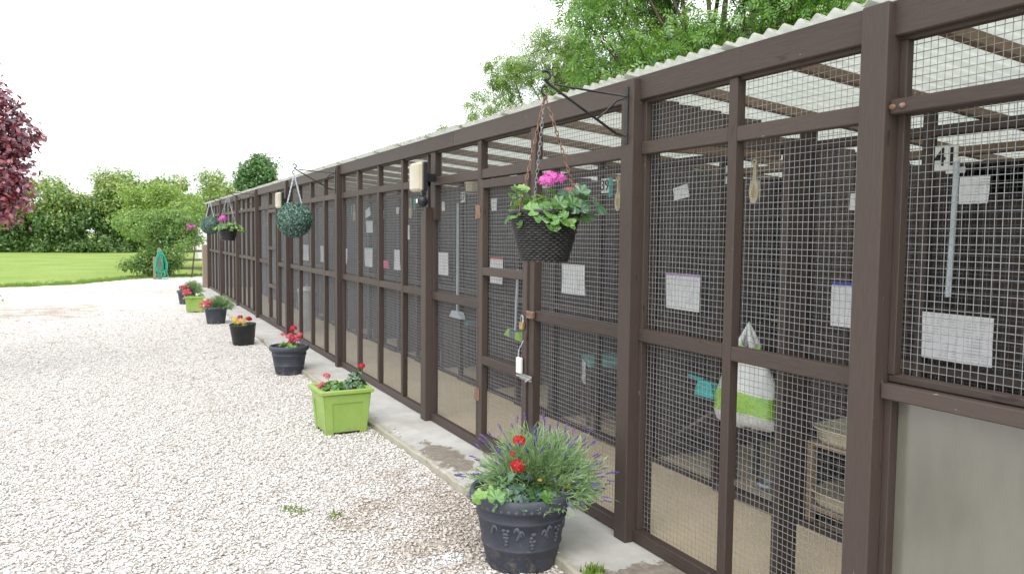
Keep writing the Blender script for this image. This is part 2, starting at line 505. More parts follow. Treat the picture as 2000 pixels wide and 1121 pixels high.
def frost_mat():
    m, t, o = new_mat('cloudy_plastic_sheet')
    v = mapped(t, (1, 1, 0.35))
    a = noise(t, v, 5, 8, 0.7)
    c = ramp(t, [(0.3, (0.21, 0.195, 0.165)), (0.7, (0.34, 0.32, 0.275))], a)
    d = N(t, 'ShaderNodeBsdfDiffuse'); t.links.new(c, d.inputs[0])
    tp = N(t, 'ShaderNodeBsdfTransparent'); tp.inputs[0].default_value = (0.85, 0.88, 0.80, 1)
    tr = N(t, 'ShaderNodeBsdfTranslucent'); tr.inputs[0].default_value = (0.40, 0.42, 0.34, 1)
    m1 = N(t, 'ShaderNodeMixShader'); m1.inputs[0].default_value = 0.4
    t.links.new(d.outputs[0], m1.inputs[1]); t.links.new(tr.outputs[0], m1.inputs[2])
    m2 = N(t, 'ShaderNodeMixShader'); m2.inputs[0].default_value = 0.32
    t.links.new(m1.outputs[0], m2.inputs[1]); t.links.new(tp.outputs[0], m2.inputs[2])
    gl = N(t, 'ShaderNodeBsdfGlossy'); gl.inputs['Roughness'].default_value = 0.16
    m3 = N(t, 'ShaderNodeMixShader'); m3.inputs[0].default_value = 0.13
    t.links.new(m2.outputs[0], m3.inputs[1]); t.links.new(gl.outputs[0], m3.inputs[2])
    t.links.new(m3.outputs[0], o.inputs[0])
    return m
M_FROST = frost_mat()

STONE = [(0.03, (0.42, 0.37, 0.33)), (0.12, (0.62, 0.575, 0.53)), (0.36, (0.75, 0.72, 0.69)), (0.9, (0.83, 0.82, 0.80))]
def gravel_dirt(t, v):
    """tan, earthy patches in the gravel (real staining by the first pot and along the slab)"""
    sx = N(t, 'ShaderNodeSeparateXYZ'); t.links.new(v, sx.inputs[0])
    def blob(cx, cy, rx, ry):
        a = math_(t, 'POWER', math_(t, 'DIVIDE', math_(t, 'SUBTRACT', sx.outputs[0], cx), rx), 2.0)
        b = math_(t, 'POWER', math_(t, 'DIVIDE', math_(t, 'SUBTRACT', sx.outputs[1], cy), ry), 2.0)
        return math_(t, 'SUBTRACT', 1.15, math_(t, 'ADD', a, b))
    n1 = noise(t, v, 3.2, 5)
    d = math_(t, 'ADD', math_(t, 'MULTIPLY', math_(t, 'MAXIMUM', blob(-0.62, 3.9, 0.60, 1.1), 0.0), 0.42), math_(t, 'MULTIPLY', math_(t, 'SUBTRACT', n1, 0.60), 1.6))
    d = math_(t, 'ADD', d, math_(t, 'MULTIPLY', math_(t, 'MAXIMUM', blob(-3.4, 17.5, 1.6, 2.2), 0.0), 0.35))
    d = math_(t, 'ADD', d, math_(t, 'MULTIPLY', math_(t, 'MAXIMUM', blob(-1.5, 22.5, 4.0, 1.5), 0.0), 0.25))
    dirt = ramp(t, [(0.0, (0, 0, 0)), (0.35, (1, 1, 1))], d)
    spill = math_(t, 'ADD', math_(t, 'MAXIMUM', blob(-0.80, 3.42, 0.16, 0.13), blob(-1.05, 3.55, 0.10, 0.07)), math_(t, 'SUBTRACT', noise(t, v, 14, 4), 1.25))
    sp = ramp(t, [(0.0, (0, 0, 0)), (0.16, (1, 1, 1))], spill)
    return dirt, sp

def stone_mat():
    m, t, o = new_mat('limestone_chippings')
    g = N(t, 'ShaderNodeNewGeometry')
    v = mapped(t, (1, 1, 1))
    c = ramp(t, STONE, g.outputs['Random Per Island'])
    dirt, sp = gravel_dirt(t, v)
    c = mixc(t, math_(t, 'MULTIPLY', math_(t, 'MULTIPLY', dirt, 0.75), g.outputs['Random Per Island']), c, (0.38, 0.28, 0.19))
    c = mixc(t, math_(t, 'MULTIPLY', sp, 0.85), c, (0.82, 0.82, 0.84))
    principled(t, o, c, 0.85, 0.25, 0, noise(t, v, 160, 3), 0.3, 0.002)
    return m
M_STONE = stone_mat()

def drive_mat():
    m, t, o = new_mat('gravel_bed')
    v = mapped(t, (1, 1, 1))
    vo = N(t, 'ShaderNodeTexVoronoi'); vo.inputs['Scale'].default_value = 60
    t.links.new(v, vo.inputs['Vector'])
    sr = N(t, 'ShaderNodeSeparateColor'); t.links.new(vo.outputs['Color'], sr.inputs[0])
    c = ramp(t, [(p, tuple(0.93 * q for q in k)) for p, k in STONE], sr.outputs[0])  # palette darkened for the self-shadowing of stones that a flat bed lacks
    gap_shade = ramp(t, [(0.50, (0, 0, 0)), (0.75, (1, 1, 1))], vo.outputs['Distance'])  # shade between the stones, painted into the bed colour
    c = mixc(t, math_(t, 'MULTIPLY', gap_shade, 0.55), c, (0.45, 0.40, 0.36))
    dirt, sp = gravel_dirt(t, v)
    c = mixc(t, math_(t, 'MULTIPLY', dirt, 0.6), c, (0.33, 0.25, 0.16))
    grn = ramp(t, [(0.62, (0, 0, 0)), (0.72, (1, 1, 1))], noise(t, v, 0.9, 6))
    c = mixc(t, math_(t, 'MULTIPLY', grn, 0.28), c, (0.24, 0.26, 0.11))
    inv = math_(t, 'SUBTRACT', 1.0, vo.outputs['Distance'])
    principled(t, o, c, 0.9, 0.2, 0, inv, 0.7, 0.012)
    return m
M_DRIVE = drive_mat()

def lawn_mat():
    m, t, o = new_mat('mown_grass')
    v = mapped(t, (1, 1, 1))
    a = noise(t, v, 0.35, 6, 0.6)
    b = noise(t, mapped(t, (1, 0.3, 1)), 9, 6, 0.7)
    f = math_(t, 'ADD', math_(t, 'MULTIPLY', a, 0.6), math_(t, 'MULTIPLY', b, 0.4))
    c = ramp(t, [(0.36, (0.19, 0.28, 0.065)), (0.5, (0.25, 0.345, 0.085)), (0.64, (0.31, 0.395, 0.125))], f)
    principled(t, o, c, 0.95, 0.15, 0, noise(t, v, 40, 4), 0.6, 0.03)
    return m
M_LAWN = lawn_mat()

def concrete_mat():
    m, t, o = new_mat('painted_concrete')
    v = mapped(t, (1, 1, 1))
    a = noise(t, v, 4, 8, 0.65)
    c = ramp(t, [(0.3, (0.40, 0.395, 0.375)), (0.7, (0.58, 0.575, 0.55))], a)
    spk = ramp(t, [(0.70, (0, 0, 0)), (0.74, (1, 1, 1))], noise(t, v, 55, 3))
    c = mixc(t, math_(t, 'MULTIPLY', spk, 0.6), c, (0.24, 0.20, 0.15))
    sx = N(t, 'ShaderNodeSeparateXYZ'); t.links.new(v, sx.inputs[0])
    # flaked-off paint: one large bare area by the second tall post, one behind the first pot
    n1 = noise(t, v, 8, 9, 0.72)
    def blob(cx, cy, rx, ry):
        p = math_(t, 'POWER', math_(t, 'DIVIDE', math_(t, 'SUBTRACT', sx.outputs[0], cx), rx), 2.0)
        q = math_(t, 'POWER', math_(t, 'DIVIDE', math_(t, 'SUBTRACT', sx.outputs[1], cy), ry), 2.0)
        return math_(t, 'SUBTRACT', 1.0, math_(t, 'ADD', p, q))
    b = math_(t, 'MAXIMUM', blob(-0.16, 2.70, 0.34, 0.30), blob(-0.30, 4.05, 0.16, 0.30))
    b = math_(t, 'MAXIMUM', b, blob(-0.22, 4.9, 0.16, 0.5))
    bare = ramp(t, [(0.50, (0, 0, 0)), (0.53, (1, 1, 1))], math_(t, 'ADD', math_(t, 'MULTIPLY', b, 0.26), math_(t, 'MULTIPLY', n1, 0.78)))
    c = mixc(t, math_(t, 'MULTIPLY', bare, 0.9), c, ramp(t, [(0.35, (0.15, 0.125, 0.10)), (0.65, (0.25, 0.215, 0.175))], noise(t, v, 22, 5)))
    lip = math_(t, 'ADD', math_(t, 'MULTIPLY', math_(t, 'SUBTRACT', -0.315, sx.outputs[0]), 6.0), math_(t, 'SUBTRACT', noise(t, v, 11, 6, 0.7), 0.56))
    c = mixc(t, math_(t, 'MULTIPLY', ramp(t, [(0.0, (0, 0, 0)), (0.22, (1, 1, 1))], lip), 0.5), c, ramp(t, [(0.42, (0.30, 0.25, 0.16)), (0.60, (0.24, 0.24, 0.10))], noise(t, v, 5, 4)))
    wash = ramp(t, [(0.50, (0, 0, 0)), (0.66, (1, 1, 1))], noise(t, mapped(t, (1, 0.35, 1)), 2.3, 5))
    c = mixc(t, math_(t, 'MULTIPLY', wash, 0.35), c, (0.36, 0.31, 0.25))
    principled(t, o, c, 0.8, 0.25, 0, math_(t, 'SUBTRACT', noise(t, v, 60, 5), math_(t, 'MULTIPLY', bare, 0.8)), 0.35, 0.004)
    return m
M_CONC = concrete_mat()
M_FLOOR = simple('tan_floor_paint', (0.60, 0.49, 0.34), (0.68, 0.56, 0.40), 1.6, 0.55, 0.35, bstr=0.05)

# ================================================================ setting
ZG = -0.05        # gravel level (slab top is 0)
# far ground (grass)
g = 600.0
obj('lawn', npmesh(np.array([(-g, -g, ZG - 0.03), (g, -g, ZG - 0.03), (g, g, ZG - 0.03), (-g, g, ZG - 0.03)]), np.array([(0, 1, 2, 3)]), M_LAWN), kind='structure')
# gravel drive with an uneven far edge
edge = []
ex = [(-12, 21.5), (-8, 23.4), (-5, 25.0), (-3.2, 25.8), (-1.9, 28.0), (-1.0, 28.7), (0.5, 29.6), (3.0, 30.4)]
for (a, b) in zip(ex[:-1], ex[1:]):
    for k in range(14):
        f = k / 14
        edge.append((a[0] + (b[0] - a[0]) * f, a[1] + (b[1] - a[1]) * f + random.uniform(-0.22, 0.22)))
poly = [(-12, -6), (3.0, -6)] + [(3.0, 30.4)] + edge[::-1]
mb = MB(); mb.add([(x, y, ZG) for x, y in poly], [tuple(range(len(poly)))])
mb.build('gravel_drive', M_DRIVE, kind='structure')
# concrete slab path along the pens, edge slightly broken
mb = MB()
ys = np.arange(-1.0, 23.0, 0.12)
exs = -0.375 + 0.012 * np.sin(ys * 1.7) + rng.normal(0, 0.006, len(ys)) - 0.03 * np.exp(-((ys - 7.5) / 3.0) ** 2)
v, f = [], []
for y, x in zip(ys, exs):
    v += [(x, y, ZG - 0.06), (x + 0.004, y, -0.008), (x + 0.018, y, 0.0), (0.10, y, 0.0)]
for i in range(len(ys) - 1):
    for k in range(3):
        f.append((i * 4 + k, i * 4 + k + 1, i * 4 + k + 5, i * 4 + k + 4))
mb.add(v, f).build('concrete_path', M_CONC, kind='structure')
mb = MB(); mb.box(0.101, 3.45, -1.0, 22.6, -0.1, 0.004, 0.002).build('floor', M_FLOOR, kind='structure')

# loose stones
def octa(n):
    b = np.array([(1, 0, 0), (0, 1, 0), (-1, 0, 0), (0, -1, 0), (0, 0, 1), (0, 0, -1)], float)
    fc = np.array([(0, 1, 4), (1, 2, 4), (2, 3, 4), (3, 0, 4), (1, 0, 5), (2, 1, 5), (3, 2, 5), (0, 3, 5)])
    v = np.repeat(b[None], n, 0) + rng.normal(0, 0.24, (n, 6, 3))
    return v, fc
NST = 165000
yy = 2.6 + 16.0 * rng.beta(1.0, 2.1, NST)
xl = -2.75 - 0.12 * (yy - 3.0) - 0.2
xx = xl + (-0.385 - xl) * rng.random(NST)
pots_xy = [(-0.51, 3.25, 0.155), (-0.63, 6.08, 0.15), (-0.50, 8.75, 0.14), (-0.63, 11.3, 0.13)]
keep = np.ones(NST, bool)
for (px, py, pr) in pots_xy:
    keep &= (xx - px) ** 2 + (yy - py) ** 2 > pr ** 2
xx, yy = xx[keep], yy[keep]
n = len(xx)
kx = -0.375 + np.abs(rng.normal(0, 0.05, 120)); ky = 2.7 + 9 * rng.random(120)
xx = np.concatenate([xx, kx]); yy = np.concatenate([yy, ky]); zb = np.where(np.arange(len(xx)) < n, ZG, 0.0); n = len(xx)
v, fc = octa(n)
sz = np.clip(rng.lognormal(math.log(0.0064), 0.36, n), 0.003, 0.017)
an = rng.random(n) * 2 * math.pi
v = v * np.stack([sz * 1.25, sz * 1.0, sz * 0.45], 1)[:, None, :]
tl = rng.normal(0, 0.35, n)
cz, szn = np.cos(tl)[:, None], np.sin(tl)[:, None]
vy = v[:, :, 1] * cz - v[:, :, 2] * szn
vz = v[:, :, 1] * szn + v[:, :, 2] * cz
ca, sa = np.cos(an)[:, None], np.sin(an)[:, None]
v = np.stack([v[:, :, 0] * ca - vy * sa + xx[:, None], v[:, :, 0] * sa + vy * ca + yy[:, None],
              vz + (zb + sz * 0.35 + 0.006 * rng.random(n))[:, None]], 2)
fa = (fc[None] + (np.arange(n) * 6)[:, None, None]).reshape(-1, 3)
obj('loose_gravel', npmesh(v.reshape(-1, 3), fa, M_STONE), kind='stuff', label='pale limestone chippings covering the drive', cat='gravel')

# grass fringe at the far edge of the drive
def tufts(pts, h, per, mat, name, label, spread=0.05):
    P = np.repeat(pts, per, 0) + np.concatenate([rng.normal(0, spread, (len(pts) * per, 2)), np.zeros((len(pts) * per, 1))], 1)
    nn = len(P)
    hh = h * (0.5 + rng.random(nn))
    lean = rng.normal(0, 0.35, (nn, 2)) * hh[:, None]
    a = rng.random(nn) * math.pi
    wv = np.stack([np.cos(a), np.sin(a), 0 * a], 1) * (0.006 + 0.07 * hh[:, None] * 0.3)
    tip = P + np.concatenate([lean, hh[:, None]], 1)
    V = np.stack([P - wv, P + wv, tip], 1).reshape(-1, 3)
    return obj(name, npmesh(V, np.arange(nn * 3).reshape(-1, 3), mat), kind='stuff', label=label, cat='grass')
ep = np.array(edge)
fr = []
for _ in range(1900):
    k = rng.integers(0, len(ep) - 1); f = rng.random()
    p = ep[k] * (1 - f) + ep[k + 1] * f
    fr.append((p[0], p[1] + abs(rng.normal(0, 0.9)) + 0.02, ZG - 0.03))
tufts(np.array(fr), 0.06, 14, L_GRASS, 'grass_fringe', 'short grass along the far edge of the gravel')
wd = [(x, y, z) for (x, y, z) in ((-1.36, 4.42, ZG), (-1.15, 4.20, ZG), (-1.30, 4.36, ZG), (-0.32, 2.91, 0.0), (-0.30, 2.93, 0.0), (-0.335, 2.90, 0.0), (-0.31, 2.89, 0.0))]
tufts(np.repeat(np.array(wd), 3, 0), 0.024, 10, L_GRASS, 'small_weeds', 'tiny green weeds sprouting in gravel near the first pot', 0.022)

# ================================================================ the pen block
B = thing('cat_pen_block', 'long dark brown timber and wire mesh block of cat pens with corrugated roof', 'building')
POSTS = {'A': 1.80, 'B': 3.17, 'C': 5.955, 'D': 8.745, 'E': 11.65, 'F': 14.39, 'G': 16.89, 'H': 19.62, 'Z': 22.42}
PN = list(POSTS)
def beam(name, x0, x1, y0, y1, z0, z1, mat, parent=B, c=0.004):
    return MB().box(x0, x1, y0, y1, z0, z1, c).build(name, mat, parent)

M_WIRE2 = simple('shaded_inner_wire', (0.19, 0.20, 0.22), (0.27, 0.28, 0.30), 30, 0.55, 0.4, 0.25)  # same galvanised wire, its colour darkened to stand for shade under the roof
def wires(y0, y1, z0, z1, x, parent, pitch=0.0254, d=0.0025, mat=None):
    """welded mesh panel: square-section wires, the panel slightly bellied and each wire a little uneven"""
    h = d / 2
    A, ph, B2 = random.uniform(-0.005, 0.005), random.uniform(0, 3), random.uniform(-0.003, 0.003)
    wy, hz = max(y1 - y0, 0.05), max(z1 - z0, 0.05)
    def warp(p):
        u, v_ = (p[1] - y0) / wy, (p[2] - z0) / hz
        e = math.sin(math.pi * min(max(u, 0), 1)) * math.sin(math.pi * min(max(v_, 0), 1))
        return (p[0] + A * e, p[1] + B2 * math.sin(v_ * 7 + ph) * e, p[2] + B2 * math.sin(u * 6 + ph) * e)
    V, F = [], []
    K = 4
    def bar(a, b, ax):
        k = len(V)
        for i in range(K + 1):
            f = i / K
            p = warp([a[q] + (b[q] - a[q]) * f for q in range(3)])
            if ax == 2:
                V.extend([(p[0] - h, p[1], p[2]), (p[0], p[1] - h, p[2]), (p[0] + h, p[1], p[2]), (p[0], p[1] + h, p[2])])
            else:
                V.extend([(p[0] - h, p[1], p[2]), (p[0], p[1], p[2] - h), (p[0] + h, p[1], p[2]), (p[0], p[1], p[2] + h)])
        for r_ in range(K):
            for i in range(4):
                j = (i + 1) % 4
                q = k + 4 * r_
                F.append((q + i, q + j, q + 4 + j, q + 4 + i))
    y = math.ceil(y0 / pitch) * pitch
    while y < y1:
        yj = y + random.gauss(0, 0.0007)
        bar((x, yj, z0), (x, yj + random.gauss(0, 0.0008), z1), 2)
        y += pitch
    z = math.ceil(z0 / pitch) * pitch
    while z < z1:
        zj = z + random.gauss(0, 0.0007)
        bar((x + d * 0.8, y0, zj), (x + d * 0.8, y1, zj + random.gauss(0, 0.0008)), 1)
        z += pitch
    return obj('wire_mesh', npmesh(np.array(V), np.array(F), mat or M_WIRE), parent, kind='stuff')

ZT = 2.245
# posts
for k, y in POSTS.items():
    if k == 'C':
        # shorter, thicker post with a sloping head; slimmer post above it
        m = MB()
        v, f = cbox(0, 0.11, y - 0.055, y + 0.055, -0.001, 1.70, 0.004)
        v = [(a, b, c - (0.055 if (c > 1 and b > y) else 0.0)) for a, b, c in v]
        m.add(v, f).build('post', M_WV, B)
        beam('post', 0.052, 0.11, 5.83, 5.93, 1.60, 2.135, M_WV)
    else:
        beam('post', 0, 0.1, y - 0.05, y + 0.05, -0.001 - (0 if k != 'A' else 0.02), ZT - 0.012 + random.uniform(-0.004, 0.004), M_WV)
# fascia
fj = [-0.6, 1.80, 3.17, 5.42, 8.745, 11.65, 14.39, 16.89, 19.62, 22.46]
for a, b in zip(fj[:-1], fj[1:]):
    d = random.uniform(-0.002, 0.002)
    beam('fascia_board', 0.035 + d, 0.062 + d, a + 0.001, b - 0.001, 2.130, 2.242, M_WH)
    beam('fascia_backing', 0.065, 0.105, a + 0.001, b - 0.001, 2.118, 2.20, M_WH)
XF0, XF1, XM = 0.05, 0.094, 0.098     # frame front/back, mesh plane

def bay(a, b, mull, rail=(0.985, 1.045), upper=(1.872, 1.932), bottom=(0.004, 0.064), upperonly=False):
    """panel between the post faces y=a (near) and y=b (far) with mullions"""
    beam('bottom_rail', 0.045, XF1, a, b, *bottom, M_WH)
    segs = sorted([a] + [m - 0.025 for m in mull] + [m + 0.025 for m in mull] + [b])
    for m in mull:
        beam('mullion', XF0 - 0.002, XF1 + 0.002, m - 0.025, m + 0.025, bottom[1] - 0.002, 2.13, M_WV)
    for i in range(0, len(segs), 2):
        j = random.uniform(-0.003, 0.003)
        beam('upper_rail', XF0, XF1, segs[i], segs[i + 1], upper[0] + j, upper[1] + j, M_WH)
        if rail: beam('middle_rail', XF0, XF1, segs[i], segs[i + 1], rail[0] + j, rail[1] + j, M_WH)
    for (p, q) in ((a, a + 0.022), (b - 0.022, b)):
        beam('batten', 0.06, XF1 - 0.003, p, q, bottom[1], 2.128, M_WV, c=0.002)
    for i in range(0, len(segs), 2):
        wires(segs[i], segs[i + 1], bottom[1] - 0.01, 2.14, XM, B)

# bay nearest the camera: lower half closed with a plastic sheet
a, b = 0.35, 1.75
beam('bottom_rail', 0.045, XF1, a, b, 0.004, 0.064, M_WH)
beam('upper_rail', 0.02, XF1, a, b - 0.002, 1.883, 1.930, M_WH)
beam('middle_rail', 0.03, XF1, a, b - 0.002, 0.972, 1.022, M_WH)
beam('middle_rail', 0.064, 0.11, a, b - 0.002, 1.024, 1.050, M_WH)
beam('batten', 0.055, XF1, b - 0.026, b, 0.064, 0.972, M_WV, c=0.002)
beam('batten', 0.062, XF1, b - 0.026, b, 1.050, 2.118, M_WV, c=0.002)
wires(a, b, 0.06, 2.13, XM + 0.012, B)
beam('plastic_sheet', 0.090, 0.094, a, b - 0.027, 0.065, 0.971, M_FROST, c=0.0005)
for (yy_, zz_) in ((1.735, 1.905), (1.70, 1.905)):
    m = MB(); m.lathe([(0.0, -0.012), (0.007, -0.010), (0.010, -0.002), (0.010, 0.01)], 10)
    m.v = [(0.02 + p[2], yy_ + p[0], zz_ + p[1]) for p in m.v]
    m.build('bolt', M_RUST, B, smooth=True)

bay(1.85, 3.12, [2.50])
# bay with the first door
def door_bay(a, b, f0, f1, swing, detail):
    """f0..f1: door opening (near..far)"""
    beam('bottom_rail', 0.045, XF1, a, b, 0.004, 0.064, M_WH)
    beam('upper_rail', XF0, XF1, a, b, 1.868, 1.932, M_WH)
    for (p, q) in ((a, f0), (f1, b)):
        j = random.uniform(-0.004, 0.004)
        beam('middle_rail', XF0, XF1, p + (0 if p == a else 0.062), q - (0.062 if p == a else 0), 0.978 + j, 1.040 + j, M_WH)
        wires(p, q, 0.05, 1.88, XM, B)
    for (p, q) in ((f0 - 0.062, f0 - 0.002), (f1 + 0.002, f1 + 0.062)):
        beam('door_post', XF0 - 0.006, XF1 + 0.002, p, q, 0.062, 2.129, M_WV)
    wires(a, b, 1.92, 2.14, XM, B)
    for (p, q) in ((a, a + 0.022), (b - 0.022, b)):
        beam('batten', 0.06, XF1 - 0.003, p, q, 0.064, 2.128, M_WV, c=0.002)
    d = bpy.data.objects.new('door', None); COL.objects.link(d); d.parent = B
    x0, x1 = 0.030, 0.078
    s = 0.055
    for (p, q) in ((f0 + 0.003, f0 + 0.003 + s), (f1 - 0.003 - s, f1 - 0.003)):
        beam('stile', x0, x1, p, q, 0.070, 1.858, M_WV, d)
    for (p, q) in ((1.800, 1.856), (1.216, 1.270), (0.610, 0.668), (0.072, 0.128)):
        beam('rail', x0 + 0.001, x1 - 0.001, f0 + 0.003 + s, f1 - 0.003 - s, p, q, M_WH, d)
    wires(f0 + 0.03, f1 - 0.03, 0.08, 1.85, x1 + 0.004, d)
    for z in (0.35, 1.60):
        beam('hinge', x0 - 0.005, x0 - 0.001, f1 - 0.03, f1 + 0.05, z, z + 0.09, M_RUST, d, c=0.001)
    return d
d1 = door_bay(3.22, 5.90, 4.232, 4.945, 1, True)
# latch plates and bolt on the first door
beam('latch_plate', 0.026, 0.044, 4.15, 4.235, 0.990, 1.035, M_RUST, d1, c=0.003)
m = MB(); m.tube([(0.018, 4.145, 0.628), (0.018, 4.33, 0.628)], 0.007, 8); m.tube([(0.018, 4.17, 0.628), (-0.006, 4.17, 0.612)], 0.006, 8)
m.box(0.022, 0.030, 4.15, 4.30, 0.610, 0.646, 0.002).build('bolt', M_STEEL, d1)
bay(6.01, 8.695, [6.62, 7.32, 8.03])
bay(8.795, 11.60, [9.50, 10.22, 10.95])
door_bay(11.70, 14.34, 12.55, 13.25, -1, False)
bay(14.44, 16.84, [15.05, 15.65, 16.25])
bay(16.94, 19.57, [17.6, 18.25, 18.9])
bay(19.67, 22.37, [20.35, 21.0, 21.7])

# rafters and roof sheets
def zr(x): return 2.247 - 0.09 * (x - 0.035)
raf = [-0.16, 0.48, 1.13, 1.78, 2.43, 3.07] + [3.07 + 0.64 * k for k in range(1, 31)]
for y in raf:
    m = MB(); v, f = cbox(0.106, 3.40, y - 0.021, y + 0.021, 0, 0.045, 0.003)
    m.add([(a, b2, zr(a) - 0.003 - 0.045 + c) for a, b2, c in v], f).build('rafter', M_WX, B)
pitch = 0.0762
W = 9 * pitch
ns = int(24.0 / W) + 1
seg = 8
for i in range(ns):
    y0 = -0.9 + i * W
    cols = np.linspace(0, W + 0.04, 9 * seg + 5)
    fx = 0.016 + random.uniform(-0.006, 0.006)
    xs = [fx, 0.6, 1.6, 3.42]
    lift = 0.0025 * (i % 2) + random.uniform(0, 0.002)
    V = []
    for x in xs:
        for cc in cols:
            V.append((x, y0 + cc, zr(x) + 0.011 + lift + 0.0120 * math.cos(2 * math.pi * (y0 + cc) / pitch)))
    nc = len(cols)
    F = [(r * nc + k, r * nc + k + 1, (r + 1) * nc + k + 1, (r + 1) * nc + k) for r in range(len(xs) - 1) for k in range(nc - 1)]
    obj('roof_sheet', npmesh(np.array(V), np.array(F), M_ROOF, True), B)

# inner line of pens ------------------------------------------------------
XI = 0.96
PEN0, PW = 1.68, 1.30
pens = [PEN0 + PW * k for k in range(-1, 16)]
beam('header', XI, XI + 0.05, 0.3, 22.4, 2.035, 2.113, M_WX)
for i, y in enumerate(pens):
    beam('inner_post', XI, XI + 0.05, y - 0.04, y + 0.04, 0.004, 2.034, M_WV)
    if i == len(pens) - 1: break
    ye = y + PW
    ym = y + 0.62
    beam('inner_stile', XI, XI + 0.045, ym - 0.022, ym + 0.022, 0.05, 2.034, M_WV)
    for (p, q) in ((y + 0.04, ym - 0.022), (ym + 0.022, ye - 0.04)):
        beam('inner_rail', XI + 0.002, XI + 0.043, p, q, 1.93, 1.975, M_WH)
        beam('inner_rail', XI + 0.002, XI + 0.043, p, q, 0.905, 0.95, M_WH)
        lo = 0.004 if q < ym + 0.1 else 0.004
        beam('inner_rail', XI + 0.002 - (0.03 if q < ym + 0.1 else 0.0), XI + 0.043, p, q, lo, 0.055 if q < ym + 0.1 else 0.03, M_WH)
    wires(y + 0.03, ye - 0.03, 0.02, 2.03, XI + 0.046, B, d=0.0019, mat=M_WIRE2)
    # partition of boards between two pens
    if y < 13:
        for k in range(9):
            xb = XI + 0.075 + 0.145 * k
            beam('partition_board', xb, xb + 0.138, y - 0.010, y + 0.010 + 0.003 * (k % 2), 0.006, 1.98 - 0.1 * (xb - XI), M_WD, c=0.003)
    else:
        beam('partition_board', XI + 0.075, 2.3, y - 0.01, y + 0.01, 0.006, 1.85, M_WD)
# sleeping cabins at the back of the pens: front boards, roof panel, back wall
yb = 0.4
while yb < 22.3:
    wd_ = 0.16 if yb < 12 else 0.8
    beam('cabin_board', 2.32, 2.345, yb, yb + wd_ - 0.006, 0.75, 1.72, M_WD, c=0.003)
    beam('back_board', 3.38, 3.40, yb, yb + wd_ - 0.006, 0.006, 1.925, M_WD, c=0.003)
    yb += wd_
for y in pens[:-1]:
    beam('cabin_top', 2.30, 3.375, y + 0.012, y + PW - 0.012, 1.725, 1.745, M_WD, c=0.002)
    beam('cabin_floor', 2.30, 3.375, y + 0.012, y + PW - 0.012, 0.72, 0.748, M_WD, c=0.002)
beam('purlin', 1.70, 1.76, 0.3, 22.4, 1.92, 1.965, M_WX)
for y in pens[:-1]:
    beam('ceiling_board', 2.05, 3.37, y + 0.014, y + PW - 0.014, 1.905, 1.918, M_WD, c=0.002)
# end boards of the block
beam('end_board', 0.11, 3.40, 22.40, 22.43, 0.006, 2.05, M_WD)
beam('end_board', 0.11, 3.40, 0.28, 0.31, 0.006, 2.05, M_WD)
# framed cross partition in the corridor, level with the second tall post, its gate swung open
beam('gate_stile', 0.31, 0.42, 2.44, 2.485, 0.012, 1.90, M_WV)
beam('cross_frame_post', 0.112, 0.160, 3.125, 3.175, 0.006, 2.15, M_WV)
beam('cross_frame_rail', 0.161, 0.955, 3.128, 3.172, 1.90, 1.94, M_WX)
for k in range(6):
    beam('cross_frame_board', 0.161 + 0.133 * k, 0.161 + 0.133 * k + 0.127, 3.14, 3.155, 1.941, 2.145 - 0.012 * k, M_WD)

# ================================================================ small things on the mesh
def to_mesh_text(txt, size, mat):
    cu = bpy.data.curves.new('numeral', 'FONT')
    cu.body = txt; cu.size = size; cu.align_x = 'CENTER'; cu.align_y = 'CENTER'; cu.extrude = 0.0008; cu.offset = 0.0015
    o = bpy.data.objects.new('tmp', cu); COL.objects.link(o)
    bpy.context.view_layer.update()
    dg = bpy.context.evaluated_depsgraph_get()
    me = bpy.data.meshes.new_from_object(o.evaluated_get(dg))
    bpy.data.objects.remove(o)
    me.materials.clear(); me.materials.append(mat)
    # font XY -> wall: right = -y, up = z, facing -x
    for vx in me.vertices:
        x, y, z = vx.co
        vx.co = (-z, -x, y)
    return me

def plate(y, z, txt, label):
    t = thing('number_plate', label, 'number plate', (XI - 0.008, y, z), 0, 'number plates on the pens')
    MB().box(0, 0.004, -0.052, 0.052, -0.052, 0.052, 0.001).build('plate', M_PLATE, t)
    o = obj('numeral', to_mesh_text(txt, 0.105, M_INK), t)
    o.location = (-0.0018, 0, 0)
plate(2.20, 1.833, '41', 'white number plate reading 41 on the nearest pen')
plate(3.50, 1.845, '40', 'white number plate reading 40, half hidden by the upright')
plate(4.805, 1.847, '39', 'white number plate reading 39 left of the second tall post')
plate(6.11, 1.838, '38', 'white number plate reading 38 seen through the door')
plate(7.40, 1.862, '37', 'white number plate reading 37 at the top of the broom pole')
MB().box(XI - 0.006, XI - 0.002, 2.115, 2.20, 1.765, 1.79, 0.001).build('name_strip', M_PLATE, None, label='small pale strip just below number plate 41', cat='label')

